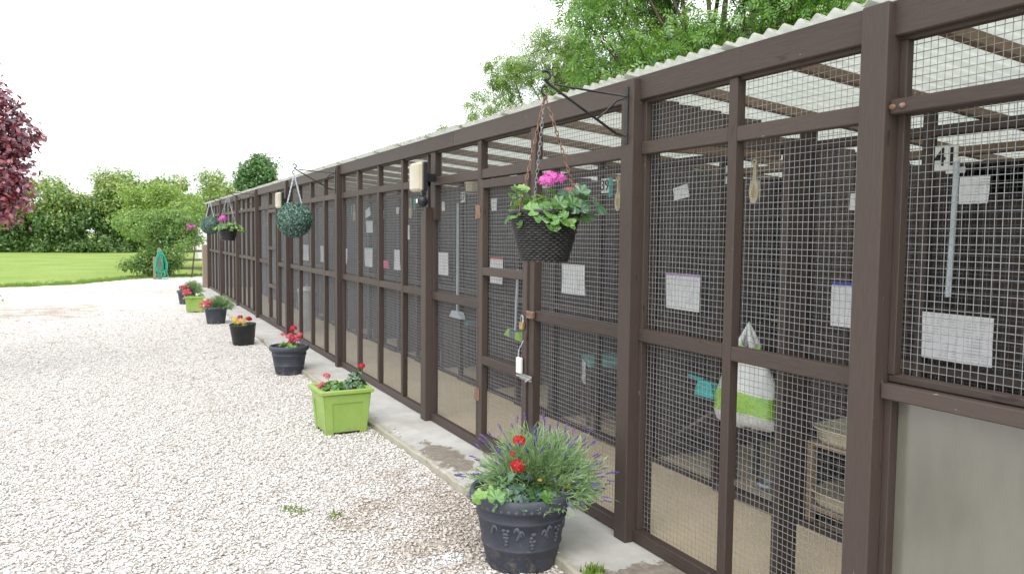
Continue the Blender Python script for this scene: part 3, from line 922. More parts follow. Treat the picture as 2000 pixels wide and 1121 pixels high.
def sheet(y0, y1, z0, z1, label, strip=None, tilt=0.0, name='paper_sheet', mat=None, x=XI - 0.035, cat='paper'):
    """a laminated sheet hung on the inner mesh; y0 = left (far) edge, z0 = top"""
    yc_, zc_ = (y0 + y1) / 2, (z0 + z1) / 2
    wdt, hgt = abs(y0 - y1), abs(z0 - z1)
    t = thing(name, label, cat, (x, yc_, zc_), 0)
    t.rotation_euler = (tilt, 0, 0)
    ph = random.uniform(0, 6)
    def bend(a, c): return 0.006 * math.sin(a * 2.2 + ph) * (0.5 - c) - 0.012 * max(0.0, -c) * math.cos(a * 2 + ph)
    nx, nz_ = 6, 6
    V, F = [], []
    for side in (0, 1):
        for i in range(nz_ + 1):
            for j in range(nx + 1):
                a, c = j / nx - 0.5, i / nz_ - 0.5
                V.append((bend(a * 2, c) + side * 0.0012, a * wdt, c * hgt))
    n0 = (nx + 1) * (nz_ + 1)
    for s in (0, 1):
        for i in range(nz_):
            for j in range(nx):
                q = s * n0 + i * (nx + 1) + j
                F.append((q, q + 1, q + nx + 2, q + nx + 1))
    me = MB().add(V, F).mesh(mat or M_PAPER, True)
    obj('sheet', me, t)
    if strip:
        V2, F2 = [], []
        for i in range(2):
            for j in range(nx + 1):
                a, c = j / nx - 0.5, 0.5 - 0.07 * (1 - i)
                V2.append((bend(a * 2, c) - 0.0012, a * wdt, c * hgt))
        for j in range(nx): F2.append((j, j + 1, nx + 2 + j, nx + 1 + j))
        obj('header_strip', MB().add(V2, F2).mesh(strip, True), t)
    return t
sheet(2.258, 1.946, 1.179, 0.982, 'large white sheet on mesh right of the nearest tall post')
sheet(2.116, 1.989, 1.744, 1.635, 'small white card with a bent corner below plate 41')
sheet(2.748, 2.541, 1.280, 1.065, 'white sheet with blue top edge, partly behind the nearest tall post', M_BLUE)
sheet(2.656, 2.595, 1.701, 1.623, 'small white card peeking out left of the nearest tall post')
sheet(4.044, 3.716, 1.264, 1.041, 'white sheet with lilac top edge between second tall post and upright', M_LILAC)
sheet(3.99, 3.85, 1.80, 1.72, 'small tilted white card above the sheet with lilac edge', None, R(-10))
sheet(5.350, 5.018, 1.271, 1.044, 'crumpled plastic wallet sheet just below the wicker basket')
sheet(6.671, 6.405, 1.284, 1.044, 'white card with red top edge behind the door rail', M_RED)
sheet(6.670, 6.536, 1.823, 1.707, 'small white card at top left inside the nearer door')
sheet(8.094, 7.719, 1.298, 1.061, 'white sheet between the capped post and the nearer door')
sheet(7.993, 7.829, 1.832, 1.736, 'small white card right of the wall lamp on the capped post')
sheet(9.510, 9.291, 1.291, 1.045, 'narrow white sheet left of the capped post, beside a pink card')
sheet(9.431, 9.312, 1.816, 1.732, 'tiny white tag high up beside an upright, left of the wall lamp')
sheet(9.082, 8.934, 1.593, 1.424, 'narrow white card in the panel left of the wall lamp')
sheet(10.06, 9.74, 1.145, 1.045, 'pink and white card low on the mesh, left of the capped post', None, 0, 'card', M_PINK)
sheet(10.828, 10.436, 1.298, 1.036, 'white sheet with teal top edge, lower one of three in its panel', M_TEAL)
sheet(10.750, 10.433, 1.661, 1.499, 'white card in the middle of three in its panel')
sheet(10.774, 10.552, 1.830, 1.717, 'tilted white card, topmost of three in its panel', None, R(-12))
sheet(11.936, 11.731, 1.263, 1.037, 'white sheet just right of the third tall post, by its edge')
sheet(13.483, 13.231, 1.276, 1.007, 'white sheet right of the nearer topiary ball, in the narrow panel')
sheet(14.830, 14.407, 1.273, 0.990, 'white sheet directly below the nearer topiary ball')

def brush(y, z, label, wmul=1.0, teal=False):
    t = thing('grooming_brush', label, 'brush', (XI - 0.03, y, z), 0, 'brushes hanging on the pens')
    n = 20
    prof = []
    for i in range(n + 1):
        f = i / n
        zz = 0.12 - 0.24 * f
        if f < 0.16: wd2 = 0.016 * math.sqrt(max(0, 1 - ((f - 0.08) / 0.08) ** 2)) + 0.004
        elif f < 0.45: wd2 = 0.009 + 0.010 * (f - 0.16)
        else: wd2 = max(0.002, 0.036 * math.sqrt(max(0, 1 - ((f - 0.72) / 0.285) ** 2)))
        prof.append((wd2 * wmul, zz))
    V, F = [], []
    for x in (-0.009, 0.009):
        for wd2, zz in prof:
            V += [(x, -wd2, zz), (x, wd2, zz)]
    m_ = 2 * (n + 1)
    for s in (0, m_):
        for i in range(n): F.append((s + 2 * i, s + 2 * i + 1, s + 2 * i + 3, s + 2 * i + 2))
    for i in range(n):
        for k in (0, 1): F.append((2 * i + k, 2 * i + 2 + k, m_ + 2 * i + 2 + k, m_ + 2 * i + k))
    MB().add(V, F).build('handle', M_CREAM, t)
    m = MB(); m.lathe([(0.0, -0.004), (0.014, -0.003), (0.018, 0.002)], 14)
    m.v = [(-0.0095 + p[2], p[0] * wmul, -0.055 + p[1] * 2.2) for p in m.v]
    m.build('bristle_pad', M_BRISTLE, t, smooth=True)
    m = MB(); m.lathe([(0.0, -0.001), (0.005, -0.001)], 10)
    m.v = [(-0.0098, p[0], 0.105 + p[1]) for p in m.v]
    m.build('hang_hole', M_INK, t)
brush(3.292, 1.793, 'cream oval brush hanging right of the upright near plate 40')
brush(4.60, 1.782, 'cream oval brush half hidden left of the second tall post')
brush(8.91, 1.790, 'cream oval brush hanging just below the wall lamp')
brush(10.0, 1.790, 'cream oval brush behind an upright, left of the wall lamp', 0.9)
brush(11.37, 1.788, 'cream oval brush near the third tall post beside a teal one', 0.9)
def comb(y, z, label):
    t = thing('comb', label, 'comb', (XI - 0.03, y, z), 0, 'teal combs hanging on the pens')
    MB().box(-0.006, 0.006, -0.022, 0.022, 0.015, 0.07, 0.003).build('spine', M_TEAL, t)
    for k in range(7):
        MB().box(-0.003, 0.003, -0.021 + 0.0062 * k, -0.0172 + 0.0062 * k, -0.068, 0.018, 0.001).build('tooth', M_TEAL, t)
comb(4.70, 1.828, 'teal comb hanging right of number plate 39')
comb(8.775, 1.835, 'teal comb below the wall lamp, beside a cream brush')
comb(11.50, 1.826, 'teal comb right of the third tall post')

def broom(y, z0, z1, label, hm, hm2=None, tilt=0.0, headw=0.12, x=XI - 0.06):
    t = thing('broom', label, 'broom', (x, y, z0), 0)
    t.rotation_euler = (tilt, 0, 0)
    MB().tube([(0, 0, 0.03), (0, 0, z1 - z0)], 0.011, 10).build('pole', M_PALE, t, smooth=True)
    m = MB()
    v, f = cbox(-0.03, 0.03, -headw, headw, -0.035, 0.035, 0.006)
    v = [(a, b2 * (0.62 if c > 0 else 1.0), c) for a, b2, c in v]
    m.add(v, f).build('head', hm, t)
    if hm2:
        v, f = cbox(-0.033, 0.033, -headw * 0.35, headw * 0.30, -0.033, 0.037, 0.004)
        MB().add(v, f).build('head_band', hm2, t)
broom(7.40, 0.68, 1.80, 'slim pale pole with flat pale head hanging left of the nearer door', M_PALE, None, 0, 0.15)
broom(6.10, 0.63, 1.20, 'broom with lime and grey head hanging behind the door', M_LIMEP, M_GREYP, R(4), 0.17)
t = thing('pole', 'slanting pale blue pole right of plate 41 on the nearest pen', 'pole', (XI - 0.04, 2.141, 1.25), 0)
MB().tube([(0, 0, 0), (0.004, -0.006, 0.28), (0, -0.012, 0.56)], 0.012, 10).build('shaft', M_PALE, t, smooth=True)
m = MB(); m.lathe([(0, 0), (0.014, 0.002), (0.014, 0.02), (0, 0.022)], 10, (0, -0.012, 0.555)).build('end_cap', M_PLATE, t, smooth=True)
t = thing('broom', 'teal hand brush left of the green carrier bag', 'brush', (XI - 0.06, 3.60, 0.60), 0)
m = MB(); v, f = cbox(-0.03, 0.03, -0.085, 0.085, -0.045, 0.045, 0.006)
m.add([(a, b2 * (0.7 if c > 0 else 1.0), c) for a, b2, c in v], f).build('bristles', M_TEAL, t)
MB().tube([(0, 0.03, 0.05), (0, 0.17, 0.055)], 0.010, 8).build('handle', M_TEAL, t, smooth=True)

# carrier bag
t = thing('carrier_bag', 'bulging white and green carrier bag hanging behind the wire in the near panel', 'bag', (XI - 0.11, 3.22, 0.47), 0)
def bag_ring(z, ry, rx, n=28, sag=0.0):
    out_ = []
    for k in range(n):
        a = 2 * math.pi * k / n
        w_ = 1 + 0.06 * math.sin(3 * a + z * 20) + 0.04 * math.sin(7 * a - z * 31)
        out_.append((rx * math.cos(a) * w_, ry * math.sin(a) * w_ + 0.01 * math.sin(z * 9), z + 0.012 * math.sin(2 * a + z * 8)))
    return out_
prof = [(0.0, 0.03, 0.02), (0.004, 0.15, 0.06), (0.03, 0.20, 0.088), (0.08, 0.215, 0.095), (0.10, 0.214, 0.096), (0.16, 0.205, 0.092), (0.19, 0.200, 0.09), (0.27, 0.175, 0.078), (0.34, 0.135, 0.062), (0.375, 0.115, 0.054), (0.42, 0.085, 0.045), (0.44, 0.06, 0.035)]
def bag_part(i0, i1, mat, name, off=0.0):
    V, F = [], []
    rs = [bag_ring(p[0], p[1] + off, p[2] + off) for p in prof[i0:i1 + 1]]
    for r_ in rs: V += r_
    for i in range(len(rs) - 1):
        for k in range(28):
            l = (k + 1) % 28
            F.append((i * 28 + k, i * 28 + l, (i + 1) * 28 + l, (i + 1) * 28 + k))
    MB().add(V, F).build(name, mat, t, smooth=True)
bag_part(0, 3, M_BAGW, 'lower_film'); bag_part(3, 6, M_BAGG, 'green_band', 0.001); bag_part(6, 9, M_BAGW, 'upper_film'); bag_part(9, 11, M_BAGG, 'green_top', 0.001)
for s in (-1, 1):
    m = MB(); m.tube([(0.02 * s, 0.055, 0.43), (0.015 * s, 0.02, 0.50), (0, 0.0, 0.56), (0.015 * s, -0.02, 0.50), (0.02 * s, -0.055, 0.43)], [0.022, 0.013, 0.008, 0.013, 0.022], 8)
    m.build('handle', M_BAGW, t, smooth=True)
MB().box(-0.078, -0.072, 0.01, 0.10, 0.315, 0.365, 0.002).build('yellow_print', M_YEL, t)

# tag and padlock on the first door
t = thing('key_safe', 'white plastic tag hanging from the nearer door frame', 'tag', (0.012, 4.285, 0.70), 0)
MB().box(-0.012, 0.012, -0.028, 0.028, -0.055, 0.045, 0.006).build('case', M_PLATE, t)
MB().tube([(0, 0.015, 0.04), (0, 0.01, 0.09), (0, -0.02, 0.12), (0.01, -0.03, 0.15)], 0.003, 6).build('cord', M_PALE, t)
t = thing('padlock', 'small brass padlock hanging on the nearer door', 'padlock', (0.015, 4.262, 0.94), 0)
MB().box(-0.010, 0.010, -0.022, 0.022, -0.022, 0.022, 0.003).build('lock_body', M_BRASS, t)
MB().tube([(0, -0.014, 0.02), (0, -0.014, 0.05), (0, -0.008, 0.062), (0, 0.008, 0.062), (0, 0.014, 0.05), (0, 0.014, 0.02)], 0.0045, 8).build('shackle', M_STEEL, t, smooth=True)

# ================================================================ things inside the pens
def tray(x, y, z, label):
    t = thing('plastic_tray', label, 'tray', (x, y, z), 0, 'beige trays in the near pen')
    m = MB()
    sx, sy = 0.30, 0.21
    rings = [(0.92, 0.0), (0.98, 0.02), (1.0, 0.075), (1.06, 0.085), (1.06, 0.078), (0.97, 0.07), (0.93, 0.012), (0.0, 0.010)]
    n = 32
    V, F = [], []
    for (s, h) in rings:
        for k in range(n):
            a = 2 * math.pi * k / n
            c_, s_ = math.cos(a), math.sin(a)
            p = 4.5
            rr = (abs(c_) ** p + abs(s_) ** p) ** (-1 / p)
            V.append((sx * s * c_ * rr, sy * s * s_ * rr, h))
    for i in range(len(rings) - 1):
        for k in range(n):
            l = (k + 1) % n
            F.append((i * n + k, i * n + l, (i + 1) * n + l, (i + 1) * n + k))
    m.add(V, F).build('basin', M_TRAY, t, smooth=True)
    return t
tray(1.30, 2.74, 0.115, 'beige plastic tray, lower one, right of the brown inner post')
tray(1.30, 2.74, 0.445, 'beige plastic tray, upper one, right of the brown inner post')
t = thing('tray_rack', 'low timber rack holding two beige trays in the near pen', 'rack', (1.30, 2.74, 0.004))
for (a, c) in ((-0.27, -0.19), (0.27, -0.19), (-0.27, 0.19), (0.27, 0.19)):
    MB().box(a - 0.018, a + 0.018, c - 0.018, c + 0.018, 0, 0.434, 0.003).build('leg', M_PINE, t)
for z in (0.085, 0.418):
    MB().box(-0.29, 0.29, -0.21, 0.21, z, z + 0.02, 0.003).build('shelf', M_PINE, t)
# storage box with blue lid on a shelf
def shelf(x, y, z, label, L=0.9):
    t = thing('wall_shelf', label, 'shelf', (x, y, z), 0, 'shelves fixed inside the pens')
    MB().box(-0.17, 0.17, -L / 2, L / 2, 0, 0.022, 0.003).build('board', M_PINE, t)
    for s in (-1, 1):
        MB().box(-0.15, 0.16, s * L * 0.4 - 0.012, s * L * 0.4 + 0.012, -0.10, -0.001, 0.003).build('bracket', M_PINE, t)
shelf(1.95, 3.55, 0.92, 'pine shelf inside the pen behind the near panel')
t = thing('storage_box', 'clear white storage box with blue lid on the shelf behind plate 40', 'box', (1.93, 3.62, 0.943))
MB().box(-0.13, 0.13, -0.20, 0.20, 0, 0.11, 0.010).build('tub', M_PALE, t)
MB().box(-0.14, 0.14, -0.21, 0.21, 0.111, 0.135, 0.006).build('lid', M_BLUE, t)
for i, (y, s) in enumerate(((4.95, 'behind the crumpled wallet sheet'), (6.25, 'behind the nearer door'), (7.55, 'beside the broom pole'), (8.85, 'left of the capped post'))):
    shelf(1.95, y, 0.95 + 0.05 * (i % 2), 'pine shelf in the pen ' + s)
# scratching ramp
t = thing('climbing_ramp', 'carpeted climbing ramp sloping up inside the pen right of second tall post', 'ramp', (1.30, 4.05, 0.006))
v, f = cbox(-0.11, 0.11, -0.42, 0.42, -0.012, 0.012, 0.003)
m = MB(); m.add([(a, b2, c - 0.62 * b2 + 0.27) for a, b2, c in v], f).build('plank', M_CARPET, t)
for s in (-1, 1): MB().box(s * 0.09 - 0.015, s * 0.09 + 0.015, -0.38, -0.34, 0, 0.485, 0.003).build('leg', M_WD, t)
# chairs with cushions in the pens
def chair(x, y, label, rz):
    t = thing('cat_chair', label, 'chair', (x, y, 0.004), rz, 'cushioned chairs inside the pens')
    for (a, c) in ((-0.2, -0.2), (0.2, -0.2), (-0.2, 0.2), (0.2, 0.2)):
        MB().box(a - 0.016, a + 0.016, c - 0.016, c + 0.016, 0, 0.42, 0.003).build('leg', M_WD, t)
    MB().box(-0.23, 0.23, -0.23, 0.23, 0.421, 0.45, 0.006).build('seat', M_WD, t)
    MB().box(-0.215, 0.215, -0.215, 0.215, 0.451, 0.515, 0.022).build('cushion', M_CUSH, t)
    MB().box(0.19, 0.23, -0.22, 0.22, 0.516, 0.93, 0.015).build('backrest', M_FABRIC, t)
    v, f = cbox(-0.235, -0.222, -0.19, -0.02, 0.33, 0.50, 0.004)
    MB().add(v, f).build('towel', M_TOWEL, t)
chair(1.36, 5.30, 'cushioned chair with teal seat inside the pen left of second tall post', R(-25))
chair(1.45, 8.35, 'cushioned chair just left of the capped post, low behind the mesh', R(15))
chair(1.50, 9.75, 'cushioned chair in the pen second left of the capped post', R(-10))
chair(1.50, 11.1, 'cushioned chair in the pen right of the third tall post', R(12))
# beds and bowls in the pens
M_BED = [simple('blue_fleece', (0.10, 0.14, 0.24), (0.17, 0.22, 0.34), 30, 0.95, 0.1), simple('grey_fleece', (0.22, 0.23, 0.26), (0.34, 0.35, 0.38), 30, 0.95, 0.1), simple('tan_fleece', (0.30, 0.23, 0.16), (0.42, 0.34, 0.25), 30, 0.95, 0.1)]
def cat_bed(x, y, z, label, mat):
    t = thing('cat_bed', label, 'cat bed', (x, y, z), random.uniform(-0.3, 0.3), 'soft beds inside the pens')
    m = MB(); m.lathe([(0.0, 0.02), (0.15, 0.025), (0.17, 0.06), (0.19, 0.10), (0.215, 0.115), (0.235, 0.10), (0.24, 0.05), (0.22, 0.0), (0.0, 0.0)], 24)
    m.v = [(p[0] * 0.68, p[1], p[2] * (1 + 0.15 * math.sin(3 * math.atan2(p[1], p[0])))) for p in m.v]
    m.build('bolster', mat, t, smooth=True)
    m = MB(); m.lathe([(0.165, 0.03), (0.14, 0.062), (0.06, 0.072), (0.0, 0.074)], 20)
    m.v = [(p[0] * 0.68, p[1], p[2]) for p in m.v]
    m.build('pad', M_TOWEL, t, smooth=True)
for i, (y, w_) in enumerate(((3.15, 'beside the storage box with blue lid'), (4.95, 'on the shelf behind the crumpled wallet sheet'), (6.25, 'on the shelf behind the nearer door'), (7.55, 'on the shelf beside the broom pole'), (8.85, 'on the shelf left of the capped post'))):
    cat_bed(1.94, y, 0.943 + (0.03 + 0.05 * ((i - 1) % 2) if i else 0), ['blue', 'grey', 'tan'][i % 3] + ' soft cat bed ' + w_, M_BED[i % 3])
def bowl(x, y, label):
    t = thing('food_bowl', label, 'bowl', (x, y, 0.005), 0, 'steel bowls on the pen floors')
    MB().lathe([(0.0, 0.006), (0.06, 0.004), (0.075, 0.0), (0.085, 0.004), (0.07, 0.045), (0.064, 0.046), (0.05, 0.012), (0.0, 0.010)], 20).build('dish', M_STEEL, t, smooth=True)
    MB().lathe([(0.051, 0.016), (0.0, 0.02)], 16).build('food', M_SOIL, t)
bowl(1.25, 3.45, 'steel food bowl on the floor below the green carrier bag')
bowl(1.22, 4.62, 'steel food bowl on the floor by the climbing ramp')
bowl(1.20, 6.45, 'steel food bowl on the floor seen through the nearer door')
def hung_blanket(y, z, label, mat):
    t = thing('blanket', label, 'blanket', (2.30, y, z), 0, 'blankets hung on the cabin fronts')
    V, F = [], []
    for i in range(9):
        for j in range(13):
            u, v_ = j / 12 - 0.5, i / 8
            V.append((-0.008 - 0.012 * math.sin(u * 22) * v_ - 0.01 * v_, u * 0.55 * (1 - 0.06 * v_), -0.62 * v_ + 0.01 * math.sin(u * 9)))
    for i in range(8):
        for j in range(12): F.append((i * 13 + j, i * 13 + j + 1, i * 13 + j + 14, i * 13 + j + 13))
    MB().add(V, F).build('cloth', mat, t, smooth=True)
    MB().tube([(-0.006, -0.30, 0.004), (-0.006, 0.30, 0.004)], 0.008, 6).build('rail', M_STEEL, t)
hung_blanket(4.9, 1.65, 'bluish blanket hung deep in the pen behind the tilted white card', M_BED[0])
hung_blanket(3.75, 1.62, 'grey blanket hung deep in the pen behind the cream brush', M_BED[1])
hung_blanket(6.4, 1.64, 'grey blanket hung deep in the pen left of second tall post', M_BED[1])
hung_blanket(8.3, 1.62, 'bluish blanket hung deep in the pen left of the nearer door', M_BED[0])
# lamp-like cream box under the roof
t = thing('junction_box', 'small cream junction box under the roof left of the nearer door', 'box', (XI - 0.05, 7.07, 1.905))
MB().box(-0.04, 0.04, -0.075, 0.075, 0, 0.09, 0.008).build('case', M_TRAY, t)
MB().box(-0.044, -0.041, -0.06, 0.06, 0.015, 0.075, 0.003).build('lid', M_CREAM, t)
# galvanised bin in the corridor
t = thing('metal_bin', 'tall galvanised bin standing behind the mesh below the nearer topiary ball', 'bin', (0.42, 12.2, 0.004))
m = MB(); pr = [(0.0, 0.0), (0.115, 0.002)]
for k in range(12): pr += [(0.117 + 0.001 * k + 0.004 * (k % 2), 0.02 + 0.05 * k)]
pr += [(0.135, 0.60), (0.14, 0.61), (0.13, 0.615)]
m.lathe(pr, 28).build('drum', M_ZINC, t, smooth=True)
MB().lathe([(0.143, 0.600), (0.145, 0.625), (0.10, 0.665), (0.0, 0.68)], 28).build('lid', M_ZINC, t, smooth=True)
MB().tube([(0, -0.04, 0.67), (0, -0.03, 0.705), (0, 0.03, 0.705), (0, 0.04, 0.67)], 0.007, 8).build('handle', M_STEEL, t, smooth=True)

# ================================================================ wall lamps
def lamp(y, label, zc=1.925, sensor=True):
    t = thing('wall_lamp', label, 'lamp', (0, y, zc), 0, 'bulkhead lamps on the posts')
    MB().box(-0.072, -0.038, -0.055, 0.100, -0.105, 0.115, 0.006).build('back_plate', M_BLACKP, t)
    MB().box(-0.037, 0.050, 0.01, 0.06, -0.03, 0.03, 0.004).build('mount_arm', M_BLACKP, t)
    m = MB()
    v, f = cbox(-0.135, -0.073, -0.065, 0.120, -0.115, 0.115, 0.018)
    v = [(a, b2 * (0.93 if a < -0.11 else 1.0), c * (0.94 if a < -0.11 else 1.0)) for a, b2, c in v]
    m.add(v, f).build('cover', M_LAMP, t, smooth=False)
    for z in (-0.09, 0.10):
        m = MB(); m.lathe([(0, -0.003), (0.006, -0.002), (0.006, 0.004)], 10)
        m.v = [(-0.134 + p[2], 0.09 + p[0], z + p[1]) for p in m.v]
        m.build('screw', M_STEEL, t)
    if sensor:
        m = MB(); n = 18
        prof_ = [(0.045 * math.sin(math.pi * i / 12), -0.045 * math.cos(math.pi * i / 12)) for i in range(13)]
        m.lathe(prof_, n, (-0.085, -0.055, -0.185)).build('sensor_ball', M_BLACKP, t, smooth=True)
        MB().box(-0.095, -0.06, -0.075, -0.035, -0.145, -0.107, 0.004).build('sensor_neck', M_BLACKP, t)
        MB().box(-0.133, -0.128, -0.075, -0.045, -0.20, -0.17, 0.001).build('sensor_window', M_PLATE, t)
    return t
lamp(5.80, 'yellowed bulkhead lamp with black sensor ball above the capped post')
lamp(11.55, 'smaller looking bulkhead lamp on the post behind the nearer topiary ball', 1.945, False)

# ================================================================ hanging brackets, baskets, balls
HOOK = Vector((-0.446, 0, 2.150))
def bracket(y, label):
    t = thing('hanging_bracket', label, 'bracket', (0, y, 0), 0, 'iron hanging brackets on the posts')
    MB().box(-0.007, -0.001, -0.013, 0.013, 1.925, 2.195, 0.002).build('back_plate', M_IRON, t)
    cur = [(-0.0, 0, 1.965), (-0.06, 0, 1.972), (-0.42, 0, 2.165)]
    for k in range(8):
        a = -0.3 + k * 0.62
        cur.append((-0.438 + 0.022 * math.sin(a) * 1.0 - 0.005, 0, 2.188 - 0.020 * math.cos(a) + 0.018))
    MB().tube(cur, 0.0065, 8).build('diagonal_arm', M_IRON, t, smooth=True)
    MB().tube([(-0.005, 0, 2.150), (-0.20, 0, 2.158), (-0.40, 0, 2.170)], 0.005, 8).build('top_bar', M_IRON, t, smooth=True)
    MB().tube([(-0.012, 0, 2.142), (-0.06, 0, 2.125), (-0.12, 0, 2.07), (-0.165, 0, 2.035)], 0.005, 8).build('brace', M_IRON, t, smooth=True)
    hk = [(HOOK.x + 0.018 * math.cos(a), 0, HOOK.z - 0.012 + 0.020 * math.sin(a)) for a in np.linspace(R(60), R(300), 10)]
    MB().tube(hk, 0.0045, 6).build('hook', M_IRON, t, smooth=True)
    return t
bracket(3.17, 'black iron bracket holding the wicker flower basket on second tall post')
bracket(8.745, 'black iron bracket holding the nearer topiary ball on third tall post')
bracket(14.39, 'black iron bracket holding the far flower basket')
bracket(17.2, 'black iron bracket holding the far topiary ball')

def chain(t, p0, p1, mat, step=0.021, name='chain', thick=0.0022):
    p0, p1 = Vector(p0), Vector(p1)
    L = (p1 - p0).length
    dr = (p1 - p0).normalized()
    a = dr.orthogonal().normalized(); b = dr.cross(a)
    m = MB()
    nn = max(2, int(L / step))
    for i in range(nn):
        c = p0 + dr * (i + 0.5) * L / nn
        s = a if i % 2 else b
        pts = []
        for k in range(8):
            an_ = 2 * math.pi * k / 8
            pts.append(c + dr * math.cos(an_) * step * 0.68 + s * math.sin(an_) * step * 0.30)
        m.tube(pts, thick, 4, True)
    return m.build(name, mat, t)

# leaf and flower meshes ----------------------------------------------------
def lobed_leaf(mat, lobes=7, pts=28, cup=0.18):
    V = [(0, 0, 0)]; F = []
    for k in range(pts):
        a = R(28) + (2 * math.pi - R(56)) * k / (pts - 1) - math.pi / 2
        r_ = 0.92 + 0.08 * math.cos(lobes * (a + math.pi / 2)) - 0.03 * (k % 2)
        V.append((r_ * math.cos(a), r_ * math.sin(a) + 0.15, cup * r_ * r_ + 0.05 * math.sin(lobes * a)))
    for k in range(1, pts): F.append((0, k, k + 1))
    return MB().add(V, F).mesh(mat, False)
LEAF_G = [lobed_leaf(L_GER), lobed_leaf(L_GER, 5, 24, -0.12), lobed_leaf(L_GER, 7, 28, 0.35)]
LEAF_B = [lobed_leaf(L_GERB), lobed_leaf(L_GERB, 5, 24, -0.15)]

def put_leaf(parent, mesh, p, nrm, size, name='leaf'):
    o = obj(name, mesh, parent)
    z = Vector(nrm).normalized()
    x = Vector((random.gauss(0, 1), random.gauss(0, 1), random.gauss(0, 1)))
    x = (x - z * x.dot(z)).normalized()
    y = z.cross(x)
    M = Matrix((x, y, z)).transposed().to_4x4()
    M.translation = Vector(p)
    o.matrix_local = M @ Matrix.Diagonal((size, size, size, 1))
    return o

def umbel(mat, florets=26, seed=1, flat=0.75):
    r_ = np.random.default_rng(seed)
    V, F = [], []
    for i in range(florets):
        u = (i + 0.5) / florets
        ph = i * 2.39996
        th = math.acos(1 - 1.35 * u)
        d = Vector((math.sin(th) * math.cos(ph), math.sin(th) * math.sin(ph), math.cos(th)))
        c = Vector((d.x, d.y, d.z * flat)) * (0.9 + 0.15 * r_.random())
        a = d.orthogonal().normalized(); b = d.cross(a)
        o0 = r_.random() * 6
        for k in range(5):
            an_ = o0 + 2 * math.pi * k / 5
            e = a * math.cos(an_) + b * math.sin(an_)
            s = a * math.cos(an_ + 1.57) + b * math.sin(an_ + 1.57)
            L = 0.42 + 0.12 * r_.random()
            n0 = len(V)
            V += [c, c + e * L * 0.6 + s * L * 0.34 + d * 0.05, c + e * L + d * (0.02 + 0.1 * r_.random()), c + e * L * 0.6 - s * L * 0.34 + d * 0.05]
            F.append((n0, n0 + 1, n0 + 2, n0 + 3))
    return MB().add(V, F).mesh(mat, False)
UM = {}
for nm, mt in (('red', P_RED), ('pink', P_PINK), ('magenta', P_MAG), ('yellow', P_YEL)):
    UM[nm] = [umbel(mt, 28, 3), umbel(mt, 20, 5, 0.6), umbel(mt, 14, 9, 0.5)]
def put_flower(parent, kind, p, size, var=0, stem=None, nrm=(0, -0.15, 1)):
    o = put_leaf(parent, UM[kind][var], p, nrm, size, 'flower_head')
    if stem is not None:
        q = Vector(stem); p = Vector(p)
        mid = (p + q) / 2 + Vector((random.gauss(0, 0.01), random.gauss(0, 0.01), 0.01))
        MB().tube([q, mid, p], [0.003, 0.0026, 0.0022], 5).build('stalk', M_STEM, parent, smooth=True)
    return o

def geranium(parent, c, spread, height, nleaf, size, meshes, name='geranium', down=0.0, ell=(1, 1)):
    e = bpy.data.objects.new(name, None); COL.objects.link(e); e.parent = parent; e.location = c
    for i in range(nleaf):
        a = random.uniform(0, 2 * math.pi); r_ = spread * math.sqrt(random.random())
        f = r_ / spread
        z = height * (1 - f ** 2) * random.uniform(0.35, 1.0) - down * f * random.random()
        p = (r_ * math.cos(a) * ell[0], r_ * math.sin(a) * ell[1], z)
        nr = (math.cos(a) * f * 1.1 + random.gauss(0, 0.35), math.sin(a) * f * 1.1 + random.gauss(0, 0.35), 0.9)
        put_leaf(e, random.choice(meshes), p, nr, size * random.uniform(0.6, 1.15))
        if i % 3 == 0:
            MB().tube([(0.3 * p[0], 0.3 * p[1], 0), (0.75 * p[0], 0.75 * p[1], 0.8 * z), p], [0.003, 0.0024, 0.002], 4).build('stalk', M_STEM, e)
    return e

